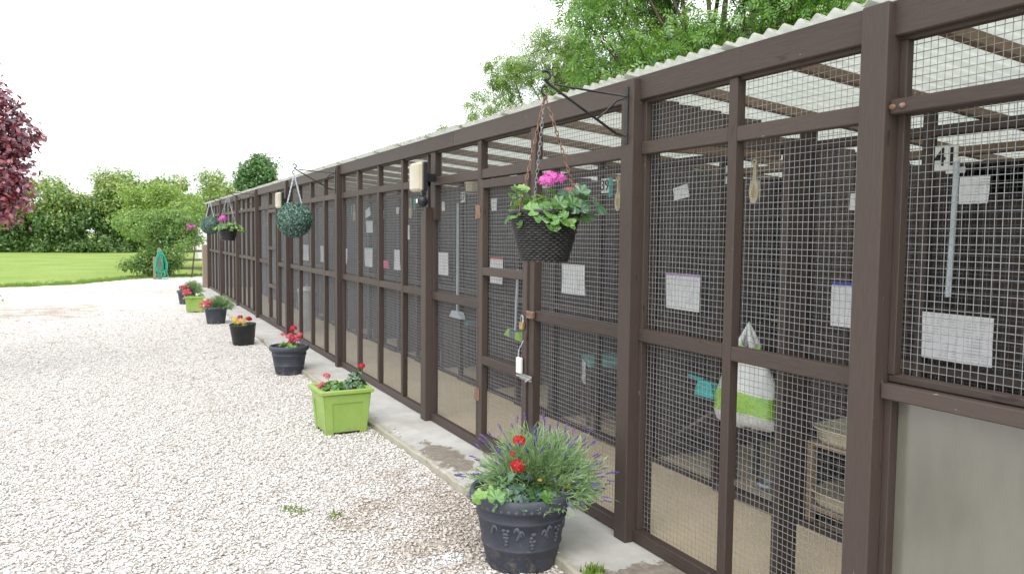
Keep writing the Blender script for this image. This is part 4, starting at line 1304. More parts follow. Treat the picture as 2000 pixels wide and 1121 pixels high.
def lavender(parent, c, rad, n_sh, n_fl, lean=(0.0, 0.0), sc=1.0, fl=(1.05, 1.42)):
    e = bpy.data.objects.new('lavender', None); COL.objects.link(e); e.parent = parent; e.location = c
    V, NR, SZ, DR = [], [], [], []
    ms = MB()
    def shoot(L, th, ph, k=5, leafy=True, droop=0.35):
        d = Vector((math.sin(th) * math.cos(ph) + lean[0], math.sin(th) * math.sin(ph) + lean[1], math.cos(th))).normalized()
        p = Vector((random.gauss(0, 0.035), random.gauss(0, 0.035), 0))
        pts = [p.copy()]
        for i in range(k):
            p = p + d * L / k
            d = (d + Vector((0, 0, -droop * math.sin(th) * 0.18)) + Vector((random.gauss(0, .05), random.gauss(0, .05), random.gauss(0, .04)))).normalized()
            pts.append(p.copy())
        return pts, d
    for i in range(n_sh):
        th = math.acos(1 - random.random() * 0.93) * 0.98
        ph = random.uniform(0, 2 * math.pi)
        pts, d = shoot(rad * random.uniform(0.7, 1.05), th, ph)
        ms.tube(pts, [0.0022 * sc] * (len(pts) - 1) + [0.001], 3)
        for j in range(15):
            f = 0.25 + 0.75 * (j + random.random()) / 15
            q = f * (len(pts) - 1); k0 = min(int(q), len(pts) - 2)
            p = pts[k0].lerp(pts[k0 + 1], q - k0)
            t_ = (pts[k0 + 1] - pts[k0]).normalized()
            s_ = Vector((random.gauss(0, 1), random.gauss(0, 1), random.gauss(0, 1)))
            ld = (t_ * 0.9 + s_.normalized() * 0.6).normalized()
            L = 0.042 * random.uniform(0.7, 1.2) * sc
            V.append(p + ld * L * 0.5); DR.append(ld); NR.append(s_.cross(ld).normalized()); SZ.append(L)
    vv, ff = leaf_quads(np.array(V), np.array(NR), np.array(SZ), 0.13, 0, np.array(DR))
    obj('foliage', npmesh(vv, ff, L_LAV), e, kind='stuff')
    mf = MB()
    for i in range(n_fl):
        th = math.acos(1 - random.random() * 0.85); ph = random.uniform(0, 2 * math.pi)
        pts, d = shoot(rad * random.uniform(*fl), th, ph, 6, False, 0.25)
        ms.tube(pts, 0.0011 * sc, 3)
        for k in range(4):
            c_ = pts[-1] - d * 0.010 * sc * (k - 0.5)
            r_ = 0.0050 * sc * (1.0 if k in (1, 2) else 0.7)
            a = d.orthogonal().normalized(); b = d.cross(a)
            o0 = random.random() * 3
            n0 = [c_ + d * 0.009 * sc, c_ - d * 0.008 * sc] + [c_ + (a * math.cos(o0 + q * 1.2566) + b * math.sin(o0 + q * 1.2566)) * r_ * random.uniform(0.8, 1.3) for q in range(5)]
            mf.add(n0, [(0, 2 + q, 2 + (q + 1) % 5) for q in range(5)] + [(1, 2 + (q + 1) % 5, 2 + q) for q in range(5)])
    ms.build('stems', L_LAV, e, kind='stuff')
    if n_fl: mf.build('flower_spikes', P_LAV, e, kind='stuff')
    return e

# hanging baskets
def wicker_basket(loc, label, detail=True):
    t = thing('hanging_basket', label, 'flower basket', loc, 0, 'hanging flower baskets')
    rt_, rb_, H = 0.158, 0.098, 0.222       # rim radius, base radius, height
    m = MB()
    rows = 21 if detail else 8
    ng = 96 if detail else 32
    for i in range(rows):
        f = (i + 0.5) / rows
        r_ = rb_ + (rt_ - rb_) * (f ** 0.85)
        pts = []
        for k in range(ng):
            a = 2 * math.pi * k / ng
            off = 0.0040 * math.cos(a * ng / 4 + math.pi * (i % 2))
            pts.append(((r_ + off) * math.cos(a), (r_ + off) * math.sin(a), -H + H * f))
        m.tube(pts, 0.0062 if detail else 0.014, 5, True)
    m.build('woven_strands', M_WICK, t, smooth=True)
    MB().lathe([(0.0, -H + 0.002), (rb_ - 0.004, -H), (rb_ - 0.002, -H + 0.005), (rt_ - 0.008, -0.004), (rt_ - 0.016, -0.003), (rt_ - 0.02, -0.03)], 32).build('liner', M_BLACKP, t, smooth=True)
    pts = [(rt_ * math.cos(2 * math.pi * k / 40), rt_ * math.sin(2 * math.pi * k / 40), 0.003) for k in range(40)]
    MB().tube(pts, 0.010, 6, True).build('rim', M_BLACKP, t, smooth=True)
    MB().lathe([(rt_ - 0.018, -0.022), (0.08, -0.010), (0.0, -0.004)], 24).build('soil', M_SOIL, t)
    return t
bx, bz = -0.440, 1.592
t = wicker_basket((bx, 3.17, bz), 'black wicker basket with bright pink geranium hanging from second tall post')
hk = (HOOK.x - bx, 0, HOOK.z - 0.03 - bz)
for a, mt in ((R(200), M_RUST), (R(320), M_RUST), (R(80), M_STEEL)):
    chain(t, hk, (0.168 * math.cos(a), 0.168 * math.sin(a), 0.0), mt)
g1 = geranium(t, (0, 0, 0.005), 0.19, 0.095, 84, 0.033, LEAF_G, down=0.09)
for p, s in (((-0.04, -0.15, -0.01), 0.045), ((0.02, -0.165, -0.035), 0.048), ((-0.09, -0.14, -0.04), 0.04), ((0.06, -0.15, 0.03), 0.045), ((-0.02, -0.17, 0.03), 0.04), ((-0.13, -0.11, 0.0), 0.04), ((-0.05, -0.16, -0.065), 0.036)):
    put_leaf(g1, LEAF_G[0], p, (p[0] * 3, -1.0, 0.75), s)
g2 = geranium(t, (0.12, -0.05, 0.02), 0.13, 0.10, 24, 0.046, LEAF_B, 'ivy_geranium', 0.05)
for (p, s, vv) in (((0.0, -0.06, 0.150), 0.036, 1), ((-0.034, -0.075, 0.130), 0.032, 0), ((0.048, -0.05, 0.152), 0.028, 2), ((0.02, -0.07, 0.136), 0.028, 2)):
    put_flower(g1, 'magenta', p, s, vv, (0.01, -0.02, 0.02) if s == 0.036 else None)
for p in ((0.07, -0.09, 0.10), (0.13, -0.06, 0.12)):
    put_flower(g1, 'pink', p, 0.012, 2)
tr = bpy.data.objects.new('trailing_stem', None); COL.objects.link(tr); tr.parent = t
MB().tube([(-0.08, -0.04, 0.02), (-0.15, -0.07, 0.09), (-0.20, -0.09, 0.07), (-0.225, -0.10, 0.02)], 0.003, 5).build('stalk', M_STEM, tr, smooth=True)
for k in range(12):
    f = k / 12
    put_leaf(tr, LEAF_G[k % 3], (-0.09 - 0.14 * f, -0.05 - 0.05 * f, 0.05 + 0.05 * math.sin(3 * f) + random.gauss(0, 0.012)), (random.gauss(0, .5), -0.6, 0.8), random.uniform(0.014, 0.024))
# far basket
t = wicker_basket((-0.445, 14.39, 1.565), 'small dark basket with magenta flower hanging far along the pens', False)
for a in (R(200), R(320), R(80)): chain(t, (0, 0, 0.555), (0.168 * math.cos(a), 0.168 * math.sin(a), 0.0), M_STEEL, 0.04)
g1 = geranium(t, (0, 0, 0.0), 0.27, 0.12, 60, 0.042, LEAF_G, down=0.08)
put_flower(g1, 'magenta', (-0.09, -0.12, 0.155), 0.055, 0); put_flower(g1, 'magenta', (-0.13, -0.10, 0.13), 0.04, 1)

def topiary(y, r_, zc, label, nleaf, size):
    t = thing('topiary_ball', label, 'topiary ball', (-0.447, y, zc), 0, 'artificial box topiary balls')
    m = MB(); m.lathe([(r_ * 0.9 * math.sin(math.pi * i / 12), -r_ * 0.9 * math.cos(math.pi * i / 12)) for i in range(13)], 20)
    m.build('core', L_BOX, t, smooth=True)
    d = unit(rng.normal(size=(nleaf, 3)))
    p = d * (r_ * (0.90 + 0.13 * rng.random((nleaf, 1))))
    nn = unit(d + rng.normal(0, 0.55, (nleaf, 3)))
    v, f = leaf_quads(p, nn, size * (0.7 + 0.6 * rng.random(nleaf)), 0.65, 0.08)
    obj('leaves', npmesh(v, f, L_BOX), t, kind='stuff')
    zh = 2.118 - zc
    for a in (R(190), R(350)):
        chain(t, (0, 0, zh), (r_ * 0.42 * math.cos(a), r_ * 0.25 * math.sin(a), r_ * 0.9), M_PALE, 0.022, 'chain', 0.0035)
topiary(8.745, 0.186, 1.628, 'large green topiary ball hanging from third tall post', 7000, 0.021)
topiary(17.2, 0.180, 1.625, 'far green topiary ball hanging beside the flower basket', 4000, 0.024)

# ================================================================ pots along the path
def pot_lathe(rb, rt, h, orn=True):
    p = [(0.0, 0.004), (rb * 0.96, 0.0), (rb, 0.006)]
    def rr(f): return rb + (rt * 0.93 - rb) * f ** 0.9
    if orn:
        for (f, o) in ((0.10, 0), (0.30, 0), (0.315, 0.005), (0.335, 0.005), (0.35, 0), (0.50, 0), (0.66, 0), (0.675, 0.005), (0.70, 0.005), (0.715, 0), (0.80, 0)):
            p.append((rr(f) + o, f * h))
    else:
        for f in (0.2, 0.5, 0.8): p.append((rr(f), f * h))
    p += [(rt * 0.945, h * 0.83), (rt * 0.985, h * 0.85), (rt * 1.0, h * 0.885), (rt * 1.005, h * 0.93), (rt * 0.99, h * 0.975), (rt * 0.955, h), (rt * 0.90, h * 0.99), (rt * 0.88, h * 0.95), (rt * 0.86, h * 0.86)]
    return p

def round_pot(loc, rb, rt, h, label, mat, orn=True, group='charcoal pots beside the path', tilt=(0, 0)):
    t = thing('flower_pot', label, 'flower pot', (loc[0], loc[1], ZG), 0, group)
    t.rotation_euler = (tilt[0], tilt[1], random.uniform(0, 1))
    t.rotation_euler[2] = 0
    pf = pot_lathe(rb, rt, h, orn) if mat is M_POT else [(0, 0.004), (rb * 0.97, 0), (rb, 0.006), (rb + (rt - rb) * 0.9, h * 0.93), (rt, h * 0.935), (rt * 1.02, h * 0.96), (rt * 1.01, h), (rt * 0.96, h), (rt * 0.93, h * 0.86)]
    MB().lathe(pf, 56).build('pot', mat, t, smooth=True)
    MB().lathe([(rt * 0.90, h * 0.875), (rt * 0.5, h * 0.905), (0, h * 0.915)], 24).build('soil', M_SOIL, t)
    return t

t = round_pot((-0.50, 3.25), 0.160, 0.246, 0.365, 'large charcoal pot of lavender and red geraniums nearest the camera', M_POT)
# raised grape and leaf relief on the nearest pot
m = MB()
for (ang, zz) in ((R(222), 0.185), (R(258), 0.17), (R(296), 0.185)):
    for i in range(13):
        row = [0, 0, 0, 0, 1, 1, 1, 2, 2, 2, 3, 3, 4][i]
        a = ang + (random.random() - 0.5) * (0.16 - 0.03 * row)
        z = zz + 0.035 - 0.017 * row
        r_ = 0.160 + (0.246 * 0.93 - 0.160) * (z / 0.365) ** 0.9
        c = Vector((r_ * math.cos(a), r_ * math.sin(a), z))
        pr = [(0.0085 * math.sin(math.pi * q / 5), -0.0085 * math.cos(math.pi * q / 5)) for q in range(6)]
        m.lathe(pr, 8, c)
    for s in (-1, 1):
        a0 = ang + s * 0.20
        pts = []
        for k in range(7):
            a = a0 + s * 0.035 * k; z = zz + 0.03 + 0.022 * math.sin(k * 0.9)
            r_ = 0.161 + (0.246 * 0.93 - 0.160) * (z / 0.365) ** 0.9
            pts.append((r_ * math.cos(a), r_ * math.sin(a), z))
        m.tube(pts, [0.003, 0.007, 0.009, 0.007, 0.009, 0.006, 0.002], 6)
m.build('relief', M_POT, t, smooth=True)
# scalloped edge under the rim
m = MB()
for k in range(44):
    a = 2 * math.pi * k / 44
    r_ = 0.2385
    pr = [(0.011 * math.sin(math.pi * q / 5), -0.011 * math.cos(math.pi * q / 5)) for q in range(6)]
    m.lathe(pr, 7, (r_ * math.cos(a), r_ * math.sin(a), 0.318))
m.build('scalloped_rim', M_POT, t, smooth=True)
lavender(t, (0.10, 0.05, 0.30), 0.31, 1000, 130, (0.32, -0.04), 1.0, (0.95, 1.25))
g1 = geranium(t, (-0.07, -0.08, 0.34), 0.15, 0.12, 72, 0.034, LEAF_B, down=0.02)
geranium(t, (0.04, -0.13, 0.335), 0.085, 0.09, 26, 0.032, LEAF_B, 'leafy_geranium')
for p, s in (((-0.19, -0.02, 0.03), 0.038), ((-0.15, -0.10, 0.05), 0.042), ((-0.20, -0.06, 0.07), 0.03), ((-0.12, -0.02, 0.06), 0.035), ((0.12, -0.13, 0.0), 0.045), ((0.09, -0.14, 0.03), 0.04), ((0.15, -0.10, 0.01), 0.04)):
    put_leaf(g1, LEAF_G[0], p, (p[0] * 2, -0.7, 0.9), s)
g1e = bpy.data.objects.new('red_geranium', None); COL.objects.link(g1e); g1e.parent = t
for (p, s, vv) in (((-0.060, -0.07, 0.485), 0.032, 0), ((-0.045, -0.055, 0.60), 0.027, 1), ((-0.075, -0.05, 0.54), 0.013, 2), ((-0.225, -0.06, 0.345), 0.012, 2)):
    put_flower(g1e, 'red', p, s, vv, (-0.06, -0.03, 0.34) if vv < 2 else None)
put_flower(g1e, 'yellow', (0.17, -0.13, 0.375), 0.012, 2); put_flower(g1e, 'yellow', (0.02, -0.14, 0.43), 0.010, 2)

# lime square planters
def square_planter(loc, label, s=1.0, rz=0.0):
    t = thing('square_planter', label, 'planter', (loc[0], loc[1], ZG), rz, 'lime green square planters beside the path')
    hb, ht, H = 0.154 * s, 0.181 * s, 0.325 * s
    def ring(h_, z): return [(-h_, -h_, z), (h_, -h_, z), (h_, h_, z), (-h_, h_, z)]
    m = MB(); V, F = [], []
    lv = [(hb - 0.012, 0.022), (hb, 0.022), (ht, H), (ht + 0.001, H), (ht - 0.01, H - 0.02), (hb - 0.012, 0.05)]
    for (h_, z) in lv: V += ring(h_, z)
    for i in range(len(lv) - 1):
        for k in range(4): F.append((i * 4 + k, i * 4 + (k + 1) % 4, i * 4 + 4 + (k + 1) % 4, i * 4 + 4 + k))
    m.add(V, F).build('tub', M_LIME, t)
    # rim as a stepped square collar
    rm = MB(); V, F = [], []
    o, i_ = ht + 0.024 * s, ht - 0.012
    lv = [(ht - 0.002, H - 0.008), (o - 0.006, H - 0.006), (o, H), (o, H + 0.020), (o - 0.005, H + 0.026), (i_ + 0.006, H + 0.026), (i_, H + 0.018), (i_, H - 0.02)]
    for (h_, z) in lv: V += ring(h_, z)
    for a in range(len(lv) - 1):
        for k in range(4): F.append((a * 4 + k, a * 4 + (k + 1) % 4, a * 4 + 4 + (k + 1) % 4, a * 4 + 4 + k))
    rm.add(V, F).build('rim', M_LIME, t)
    # raised corner strips and top/bottom strips leave a sunk panel on each side
    def pt(side, u, z, off):
        h_ = hb + (ht - hb) * (z - 0.022) / (H - 0.022)
        c = [(u * h_, -h_ - off), (h_ + off, u * h_), (-u * h_, h_ + off), (-h_ - off, -u * h_)][side]
        return (c[0], c[1], z)
    for side in range(4):
        for (u0, u1, z0, z1) in ((-0.999, -0.68, 0.0, H - 0.012), (0.68, 0.999, 0.0, H - 0.012), (-0.68, 0.68, H - 0.075 * s, H - 0.012)):
            V = [pt(side, u, z, of) for of in (0.0005, 0.007) for (u, z) in ((u0, z0), (u1, z0), (u1, z1), (u0, z1))]
            MB().add(V, [(0, 1, 2, 3), (4, 5, 6, 7), (0, 1, 5, 4), (1, 2, 6, 5), (2, 3, 7, 6), (3, 0, 4, 7)]).build('raised_strip', M_LIME, t)
    q = ht - 0.014
    MB().add([(-q, -q, H - 0.025), (q, -q, H - 0.025), (q, q, H - 0.02), (-q, q, H - 0.02)], [(0, 1, 2, 3)]).build('soil', M_SOIL, t)
    return t, H
t, H = square_planter((-0.63, 6.09), 'lime green square planter nearest, with pink and red geraniums', 1.0, R(2))
g1 = geranium(t, (-0.08, -0.05, H + 0.01), 0.115, 0.075, 60, 0.027, LEAF_G)
g2 = geranium(t, (0.10, -0.02, H + 0.015), 0.10, 0.12, 60, 0.028, LEAF_B, 'leafy_geranium')
put_flower(g1, 'pink', (-0.05, -0.02, 0.115), 0.026, 1, (-0.02, 0, 0.02)); put_flower(g1, 'pink', (-0.085, -0.04, 0.06), 0.02, 2); put_flower(g1, 'pink', (-0.12, -0.06, 0.05), 0.018, 2)
put_flower(g2, 'red', (0.07, 0.02, 0.155), 0.024, 0, (0.03, 0, 0.04))
t, H = square_planter((-0.84, 16.35), 'lime green square planter farther away, with pink flowers', 0.86, R(-3))
g1 = geranium(t, (-0.06, -0.05, H), 0.14, 0.09, 34, 0.034, LEAF_G, down=0.02)
for p in ((-0.06, -0.06, 0.10), (-0.10, -0.03, 0.13), (-0.02, -0.05, 0.09), (-0.12, -0.06, 0.08), (-0.05, 0.0, 0.14)):
    put_flower(g1, 'pink', p, 0.036, 0)
geranium(t, (0.11, -0.04, H), 0.09, 0.08, 26, 0.032, LEAF_G, 'yellow_green_herb')

# charcoal pot with a pink begonia
t = round_pot((-0.505, 8.80), 0.140, 0.212, 0.315, 'charcoal pot with bright pink and red flowers, third pot from camera', M_POT)
g1 = geranium(t, (0.0, -0.03, 0.285), 0.15, 0.07, 40, 0.030, LEAF_G)
for k in range(15):
    put_flower(g1, 'pink', (random.gauss(-0.0, 0.055), random.gauss(-0.02, 0.04), random.uniform(0.06, 0.16)), random.uniform(0.022, 0.032), random.randint(0, 2))
put_flower(g1, 'red', (0.045, 0.0, 0.215), 0.034, 0, (0.03, 0, 0.05)); put_flower(g1, 'red', (0.03, 0.01, 0.20), 0.024, 1)
# black bucket
t = round_pot((-0.63, 11.33), 0.140, 0.176, 0.290, 'plain black bucket pot with yellow and red flowers', M_BUCKET, tilt=(R(1.5), R(-2.5)), group='black bucket pot')
g1 = geranium(t, (0.0, -0.02, 0.262), 0.14, 0.05, 34, 0.028, LEAF_G)
for k in range(9): put_flower(g1, 'yellow', (random.uniform(-0.12, 0.03), random.gauss(-0.04, 0.03), random.uniform(0.05, 0.10)), random.uniform(0.022, 0.034), random.randint(0, 2))
for p in ((0.075, -0.02, 0.10), (0.09, -0.01, 0.085), (-0.03, 0.0, 0.125)): put_flower(g1, 'red', p, 0.032, 0)
# second lavender pot
t = round_pot((-0.685, 14.15), 0.142, 0.196, 0.290, 'charcoal pot with pink flowers and lavender, fifth pot from camera', M_POT, False)
lavender(t, (0.06, 0.03, 0.255), 0.21, 300, 0, (0.18, 0.0), 1.3)
g1 = geranium(t, (-0.09, -0.04, 0.26), 0.12, 0.08, 30, 0.03, LEAF_G)
for k in range(10): put_flower(g1, 'pink', (random.gauss(-0.03, 0.06), random.gauss(-0.02, 0.03), random.uniform(0.04, 0.17)), random.uniform(0.022, 0.036), random.randint(0, 2))
put_flower(g1, 'pink', (-0.15, -0.05, 0.03), 0.03, 1)
# farthest pot
t = round_pot((-0.83, 18.25), 0.145, 0.20, 0.290, 'farthest charcoal pot, half hidden behind the lime planter', M_POT, False)
lavender(t, (0.10, 0.03, 0.255), 0.24, 260, 0, (0.12, 0.0), 1.5)
g1 = geranium(t, (-0.06, -0.03, 0.26), 0.12, 0.08, 24, 0.03, LEAF_G)
for k in range(8): put_flower(g1, 'pink', (random.gauss(0.0, 0.06), random.gauss(-0.02, 0.03), random.uniform(0.06, 0.15)), random.uniform(0.028, 0.036), 0)

# ================================================================ trees, shrubs and the far end
def limb_mesh(m, p0, p1, r0, r1, bend=0.12, k=5):
    p0, p1 = Vector(p0), Vector(p1)
    L = (p1 - p0).length
    b = Vector((random.gauss(0, 1), random.gauss(0, 1), random.gauss(0, 0.5))) * bend * L
    pts, rs = [], []
    for i in range(k + 1):
        f = i / k
        pts.append(p0.lerp(p1, f) + b * math.sin(math.pi * f) * 0.5)
        rs.append(r0 + (r1 - r0) * f)
    m.tube(pts, rs, 6)
    return pts

def tree(name, label, base, trunk_h, trunk_r, clumps, leaves, lsize, mat, group=None, cat='tree', aspect=0.55, pinnate=False, flatn=0.6, twig=True):
    """clumps: (x,y,z,r) in world; leaves per unit of r^2"""
    t = thing(name, label, cat, base, 0, group)
    bx_, by_, bz_ = base
    m = MB()
    top = Vector((random.gauss(0, 0.1), random.gauss(0, 0.1), trunk_h))
    limb_mesh(m, (0, 0, -0.1), top, trunk_r, trunk_r * 0.6, 0.05)
    for (cx, cy, cz, cr) in clumps:
        c = Vector((cx - bx_, cy - by_, cz - bz_))
        st = top * random.uniform(0.55, 1.0)
        r_ = max(0.012, trunk_r * 0.28 * min(1.0, cr))
        pts = limb_mesh(m, st, c, r_, r_ * 0.35, 0.15)
        if twig:
            for q in range(4):
                d = Vector((random.gauss(0, 1), random.gauss(0, 1), random.gauss(0.3, 0.8))).normalized() * cr * 0.85
                limb_mesh(m, pts[-2], c + d, r_ * 0.4, r_ * 0.1, 0.15, 3)
    m.build('trunk', M_BARK, t, smooth=True)
    P, NN, SZ = [], [], []
    for (cx, cy, cz, cr) in clumps:
        n_ = int(leaves * cr ** 2)
        d = unit(rng.normal(size=(n_, 3)))
        rad = cr * (0.25 + 0.85 * rng.random((n_, 1)) ** 0.55) * (1 + 0.18 * rng.normal(size=(n_, 1)))
        sub = unit(rng.normal(size=(9, 3)))
        near = np.max(d @ sub.T, axis=1, keepdims=True)
        rad = rad * (0.70 + 0.42 * np.clip((near - 0.45) / 0.5, 0, 1))
        p = d * rad * np.array([1, 1, 0.82]) + np.array([cx - bx_, cy - by_, cz - bz_])
        P.append(p)
        NN.append(unit(d * flatn + rng.normal(0, 0.55, (n_, 3)) + np.array([0, 0, 0.45])))
        SZ.append(lsize * (0.65 + 0.7 * rng.random(n_)))
    P, NN, SZ = np.concatenate(P), np.concatenate(NN), np.concatenate(SZ)
    if pinnate:
        ax = rng.normal(size=P.shape); ax = unit(ax - NN * np.sum(ax * NN, 1, keepdims=True)); ax[:, 2] -= 0.25; ax = unit(ax)
        NN = unit(NN - ax * np.sum(NN * ax, 1, keepdims=True))
        sd_ = np.cross(NN, ax)
        PP, N2, S2, D2 = [], [], [], []
        for (a, s) in ((0.5, 0), (0.26, 1), (0.26, -1), (0.02, 1), (0.02, -1), (-0.22, 1), (-0.22, -1)):
            dd = unit(ax * (1 if s == 0 else 0.55) + sd_ * s * 0.85 - np.array([0, 0, 0.15]))
            ll = SZ * 0.40
            PP.append(P + ax * (SZ * a)[:, None] + dd * (ll * 0.5)[:, None]); N2.append(unit(NN - dd * np.sum(NN * dd, 1, keepdims=True))); S2.append(ll); D2.append(dd)
        v, f = leaf_quads(np.concatenate(PP), np.concatenate(N2), np.concatenate(S2), 0.36, 0.03, np.concatenate(D2))
    else:
        v, f = leaf_quads(P, NN, SZ, aspect, 0.08)
    obj('crown', npmesh(v, f, mat), t, kind='stuff')
    return t

def crown(c, rad, n, cr, inner=0.3, zmin=None):
    out_ = []
    tries = 0
    while len(out_) < n and tries < 4000:
        tries += 1
        d = Vector((random.gauss(0, 1), random.gauss(0, 1), random.gauss(0, 1))).normalized()
        f = inner + (1 - inner) * random.random() ** 0.5
        p = (c[0] + d.x * rad[0] * f, c[1] + d.y * rad[1] * f, c[2] + d.z * rad[2] * f)
        if zmin is not None and p[2] < zmin: continue
        out_.append((*p, cr * random.uniform(0.7, 1.25)))
    return out_

# hedge line of hawthorn at the far side of the lawn
HL = ['at the left edge, half behind the copper leaves', 'just right of the copper leaves', 'third from the left edge behind the lawn',
      'fourth from the left edge behind the lawn', 'immediately left of the yellow green tree', 'directly behind the yellow green tree', 'at far right, behind the grey green tree']
LB = ['at the left edge', 'just right of the copper leaves', 'third from the left edge', 'fourth from the left edge', 'just left of the large garden shrub', 'behind the large garden shrub', 'at far right near the pens']
hx = [-10.6, -8.0, -5.6, -3.2, -0.9, 1.6, 4.3]
for i, x in enumerate(hx):
    y = 66.5 + random.uniform(-1.0, 1.5)
    top = 5.2 + random.uniform(-0.3, 0.45) + 0.03 * x
    cl = crown((x, y, top * 0.62), (2.0, 1.5, top * 0.40), 20, 0.85, 0.35, 0.9)
    tree('hedge_tree', 'hawthorn hedge tree ' + HL[i], (x, y, ZG), 2.2, 0.16, cl, 520, 0.26, L_HEDGE if i % 3 != 1 else L_YELLOW, 'trees in the far hedge')
    cl = [(x + random.uniform(-1.5, 1.5), y - 0.8 + random.uniform(-0.6, 0.6), random.uniform(0.35, 2.6), random.uniform(0.6, 0.95)) for _ in range(17)]
    cl += [(x + random.uniform(-1.7, 1.7), y - 1.3 + random.uniform(-0.4, 0.4), random.uniform(0.1, 0.5), random.uniform(0.4, 0.6)) for _ in range(9)]
    tree('hedge_shrub', 'dark leafy shrub at the hedge foot, ' + LB[i], (x, y - 0.8, ZG), 0.8, 0.06, cl, 520, 0.22, L_HEDGE2, 'shrubs at the foot of the hedge', 'shrub')
# yellow-green tree, mid distance
cl = crown((0.0, 38.5, 2.35), (2.05, 1.6, 1.35), 26, 0.55, 0.35)
tree('yellow_green_tree', 'bright yellow green tree beyond the end of the drive', (0.0, 38.5, ZG), 1.3, 0.11, cl, 1500, 0.13, L_YELLOW)
cl = crown((2.7, 50, 3.0), (1.9, 1.5, 1.8), 18, 0.7, 0.35)
tree('grey_green_tree', 'grey green tree between yellow green tree and pen roof', (2.7, 50, ZG), 1.6, 0.12, cl, 800, 0.18, L_HEDGE)
cl = crown((4.1, 40, 4.0), (0.75, 0.7, 1.0), 22, 0.45, 0.2) + [(4.1, 40, 5.0, 0.38), (3.6, 40, 4.2, 0.4), (4.6, 40, 4.2, 0.4), (4.1, 39.7, 4.5, 0.5)]
tree('round_dark_tree', 'round dark green tree rising behind the pen roof', (4.1, 40, ZG), 2.8, 0.12, cl, 2000, 0.15, L_DARK)
# shrub by the hose
cl = []
while len(cl) < 58:
    q = (-0.60 + random.gauss(0, 0.56), 29.6 + random.gauss(0, 0.4), random.uniform(0.2, 2.0), random.uniform(0.26, 0.46))
    if q[0] > -0.35 and q[2] < 0.95: continue
    cl.append(q)
cl += [(-1.35, 29.4, 0.2, 0.3), (-1.45, 29.5, 0.5, 0.25), (0.30, 30.1, 1.15, 0.30), (0.25, 30.2, 1.45, 0.28), (0.50, 30.2, 1.2, 0.22)]
tree('garden_shrub', 'large rounded green shrub behind the hose post', (-0.55, 29.6, ZG), 0.8, 0.06, cl, 2600, 0.085, L_SHRUB, None, 'shrub')
# rose with magenta flowers
t = tree('rose_bush', 'rose bush with magenta flowers at the corner of the pens', (0.12, 28.9, ZG), 1.2, 0.03, [(0.05, 28.9, 1.55, 0.22), (0.2, 28.9, 1.2, 0.25), (0.3, 29.0, 1.5, 0.2)], 3600, 0.07, L_SHRUB, None, 'rose bush')
for p in ((-0.10, -0.22, 1.76), (-0.02, -0.25, 1.70), (-0.08, -0.22, 1.64), (0.1, -0.2, 1.72)): put_flower(t, 'magenta', p, 0.055, 0)

# copper plum at the left edge
cl = []
for (cx, cy, cz, cr) in ((-3.35, 9.5, 2.72, 0.17), (-3.48, 9.4, 2.55, 0.30), (-3.32, 9.5, 2.42, 0.26), (-3.45, 9.6, 2.2, 0.34), (-3.26, 9.5, 2.22, 0.22), (-3.08, 9.5, 2.33, 0.12), (-2.98, 9.45, 2.36, 0.085), (-3.14, 9.5, 2.20, 0.10), (-3.40, 9.4, 1.95, 0.30), (-3.22, 9.5, 1.98, 0.17), (-3.35, 9.5, 1.72, 0.26), (-3.20, 9.45, 1.70, 0.16), (-3.30, 9.5, 1.56, 0.16), (-3.12, 9.5, 1.86, 0.09), (-3.22, 9.5, 2.66, 0.10), (-3.12, 9.5, 2.53, 0.07),
        (-3.8, 9.6, 2.6, 0.45), (-3.9, 9.3, 2.1, 0.5), (-4.3, 9.6, 2.4, 0.5), (-3.8, 9.6, 1.8, 0.4), (-4.4, 9.5, 1.9, 0.4), (-4.0, 9.5, 3.0, 0.4)):
    cl.append((cx + 0.10, cy, cz + 0.09, cr * 1.12))
tree('copper_plum_tree', 'copper red leaved tree at the left edge of the drive', (-4.0, 9.5, ZG), 1.6, 0.07, cl, 5200, 0.062, L_COPPER, aspect=0.6)
# leafy sprig at the left edge, beyond the copper tree
cl = [(-4.42, 19.6, 0.05, 0.16), (-4.55, 19.4, 0.16, 0.2), (-4.38, 18.7, -0.02, 0.1)]
tree('low_bush', 'small pale leafy bush low at the left edge of the gravel', (-4.6, 19.3, ZG), 0.15, 0.015, cl, 2600, 0.06, L_YELLOW, None, 'bush')

# big ash behind the roof
cl = crown((11.5, 15.2, 6.6), (4.1, 3.2, 3.6), 64, 0.95, 0.35, 3.2)
cl += [(6.9, 14.6, 5.9, 0.65), (6.9, 14.8, 5.1, 0.55), (7.3, 14.5, 4.5, 0.6), (8.2, 14.2, 4.3, 0.7), (7.2, 14.6, 6.6, 0.7), (9.3, 13.8, 4.7, 0.8), (10.5, 13.4, 5.2, 0.8), (8.0, 14.2, 5.4, 0.8), (9.2, 13.8, 5.8, 0.8), (11.6, 13.2, 5.9, 0.8), (12.6, 13.2, 6.5, 0.8)]
tree('ash_tree', 'large bright green ash tree behind the near end of the roof', (11.2, 15.2, ZG), 4.5, 0.30, cl, 470, 0.27, L_ASH, None, pinnate=True)
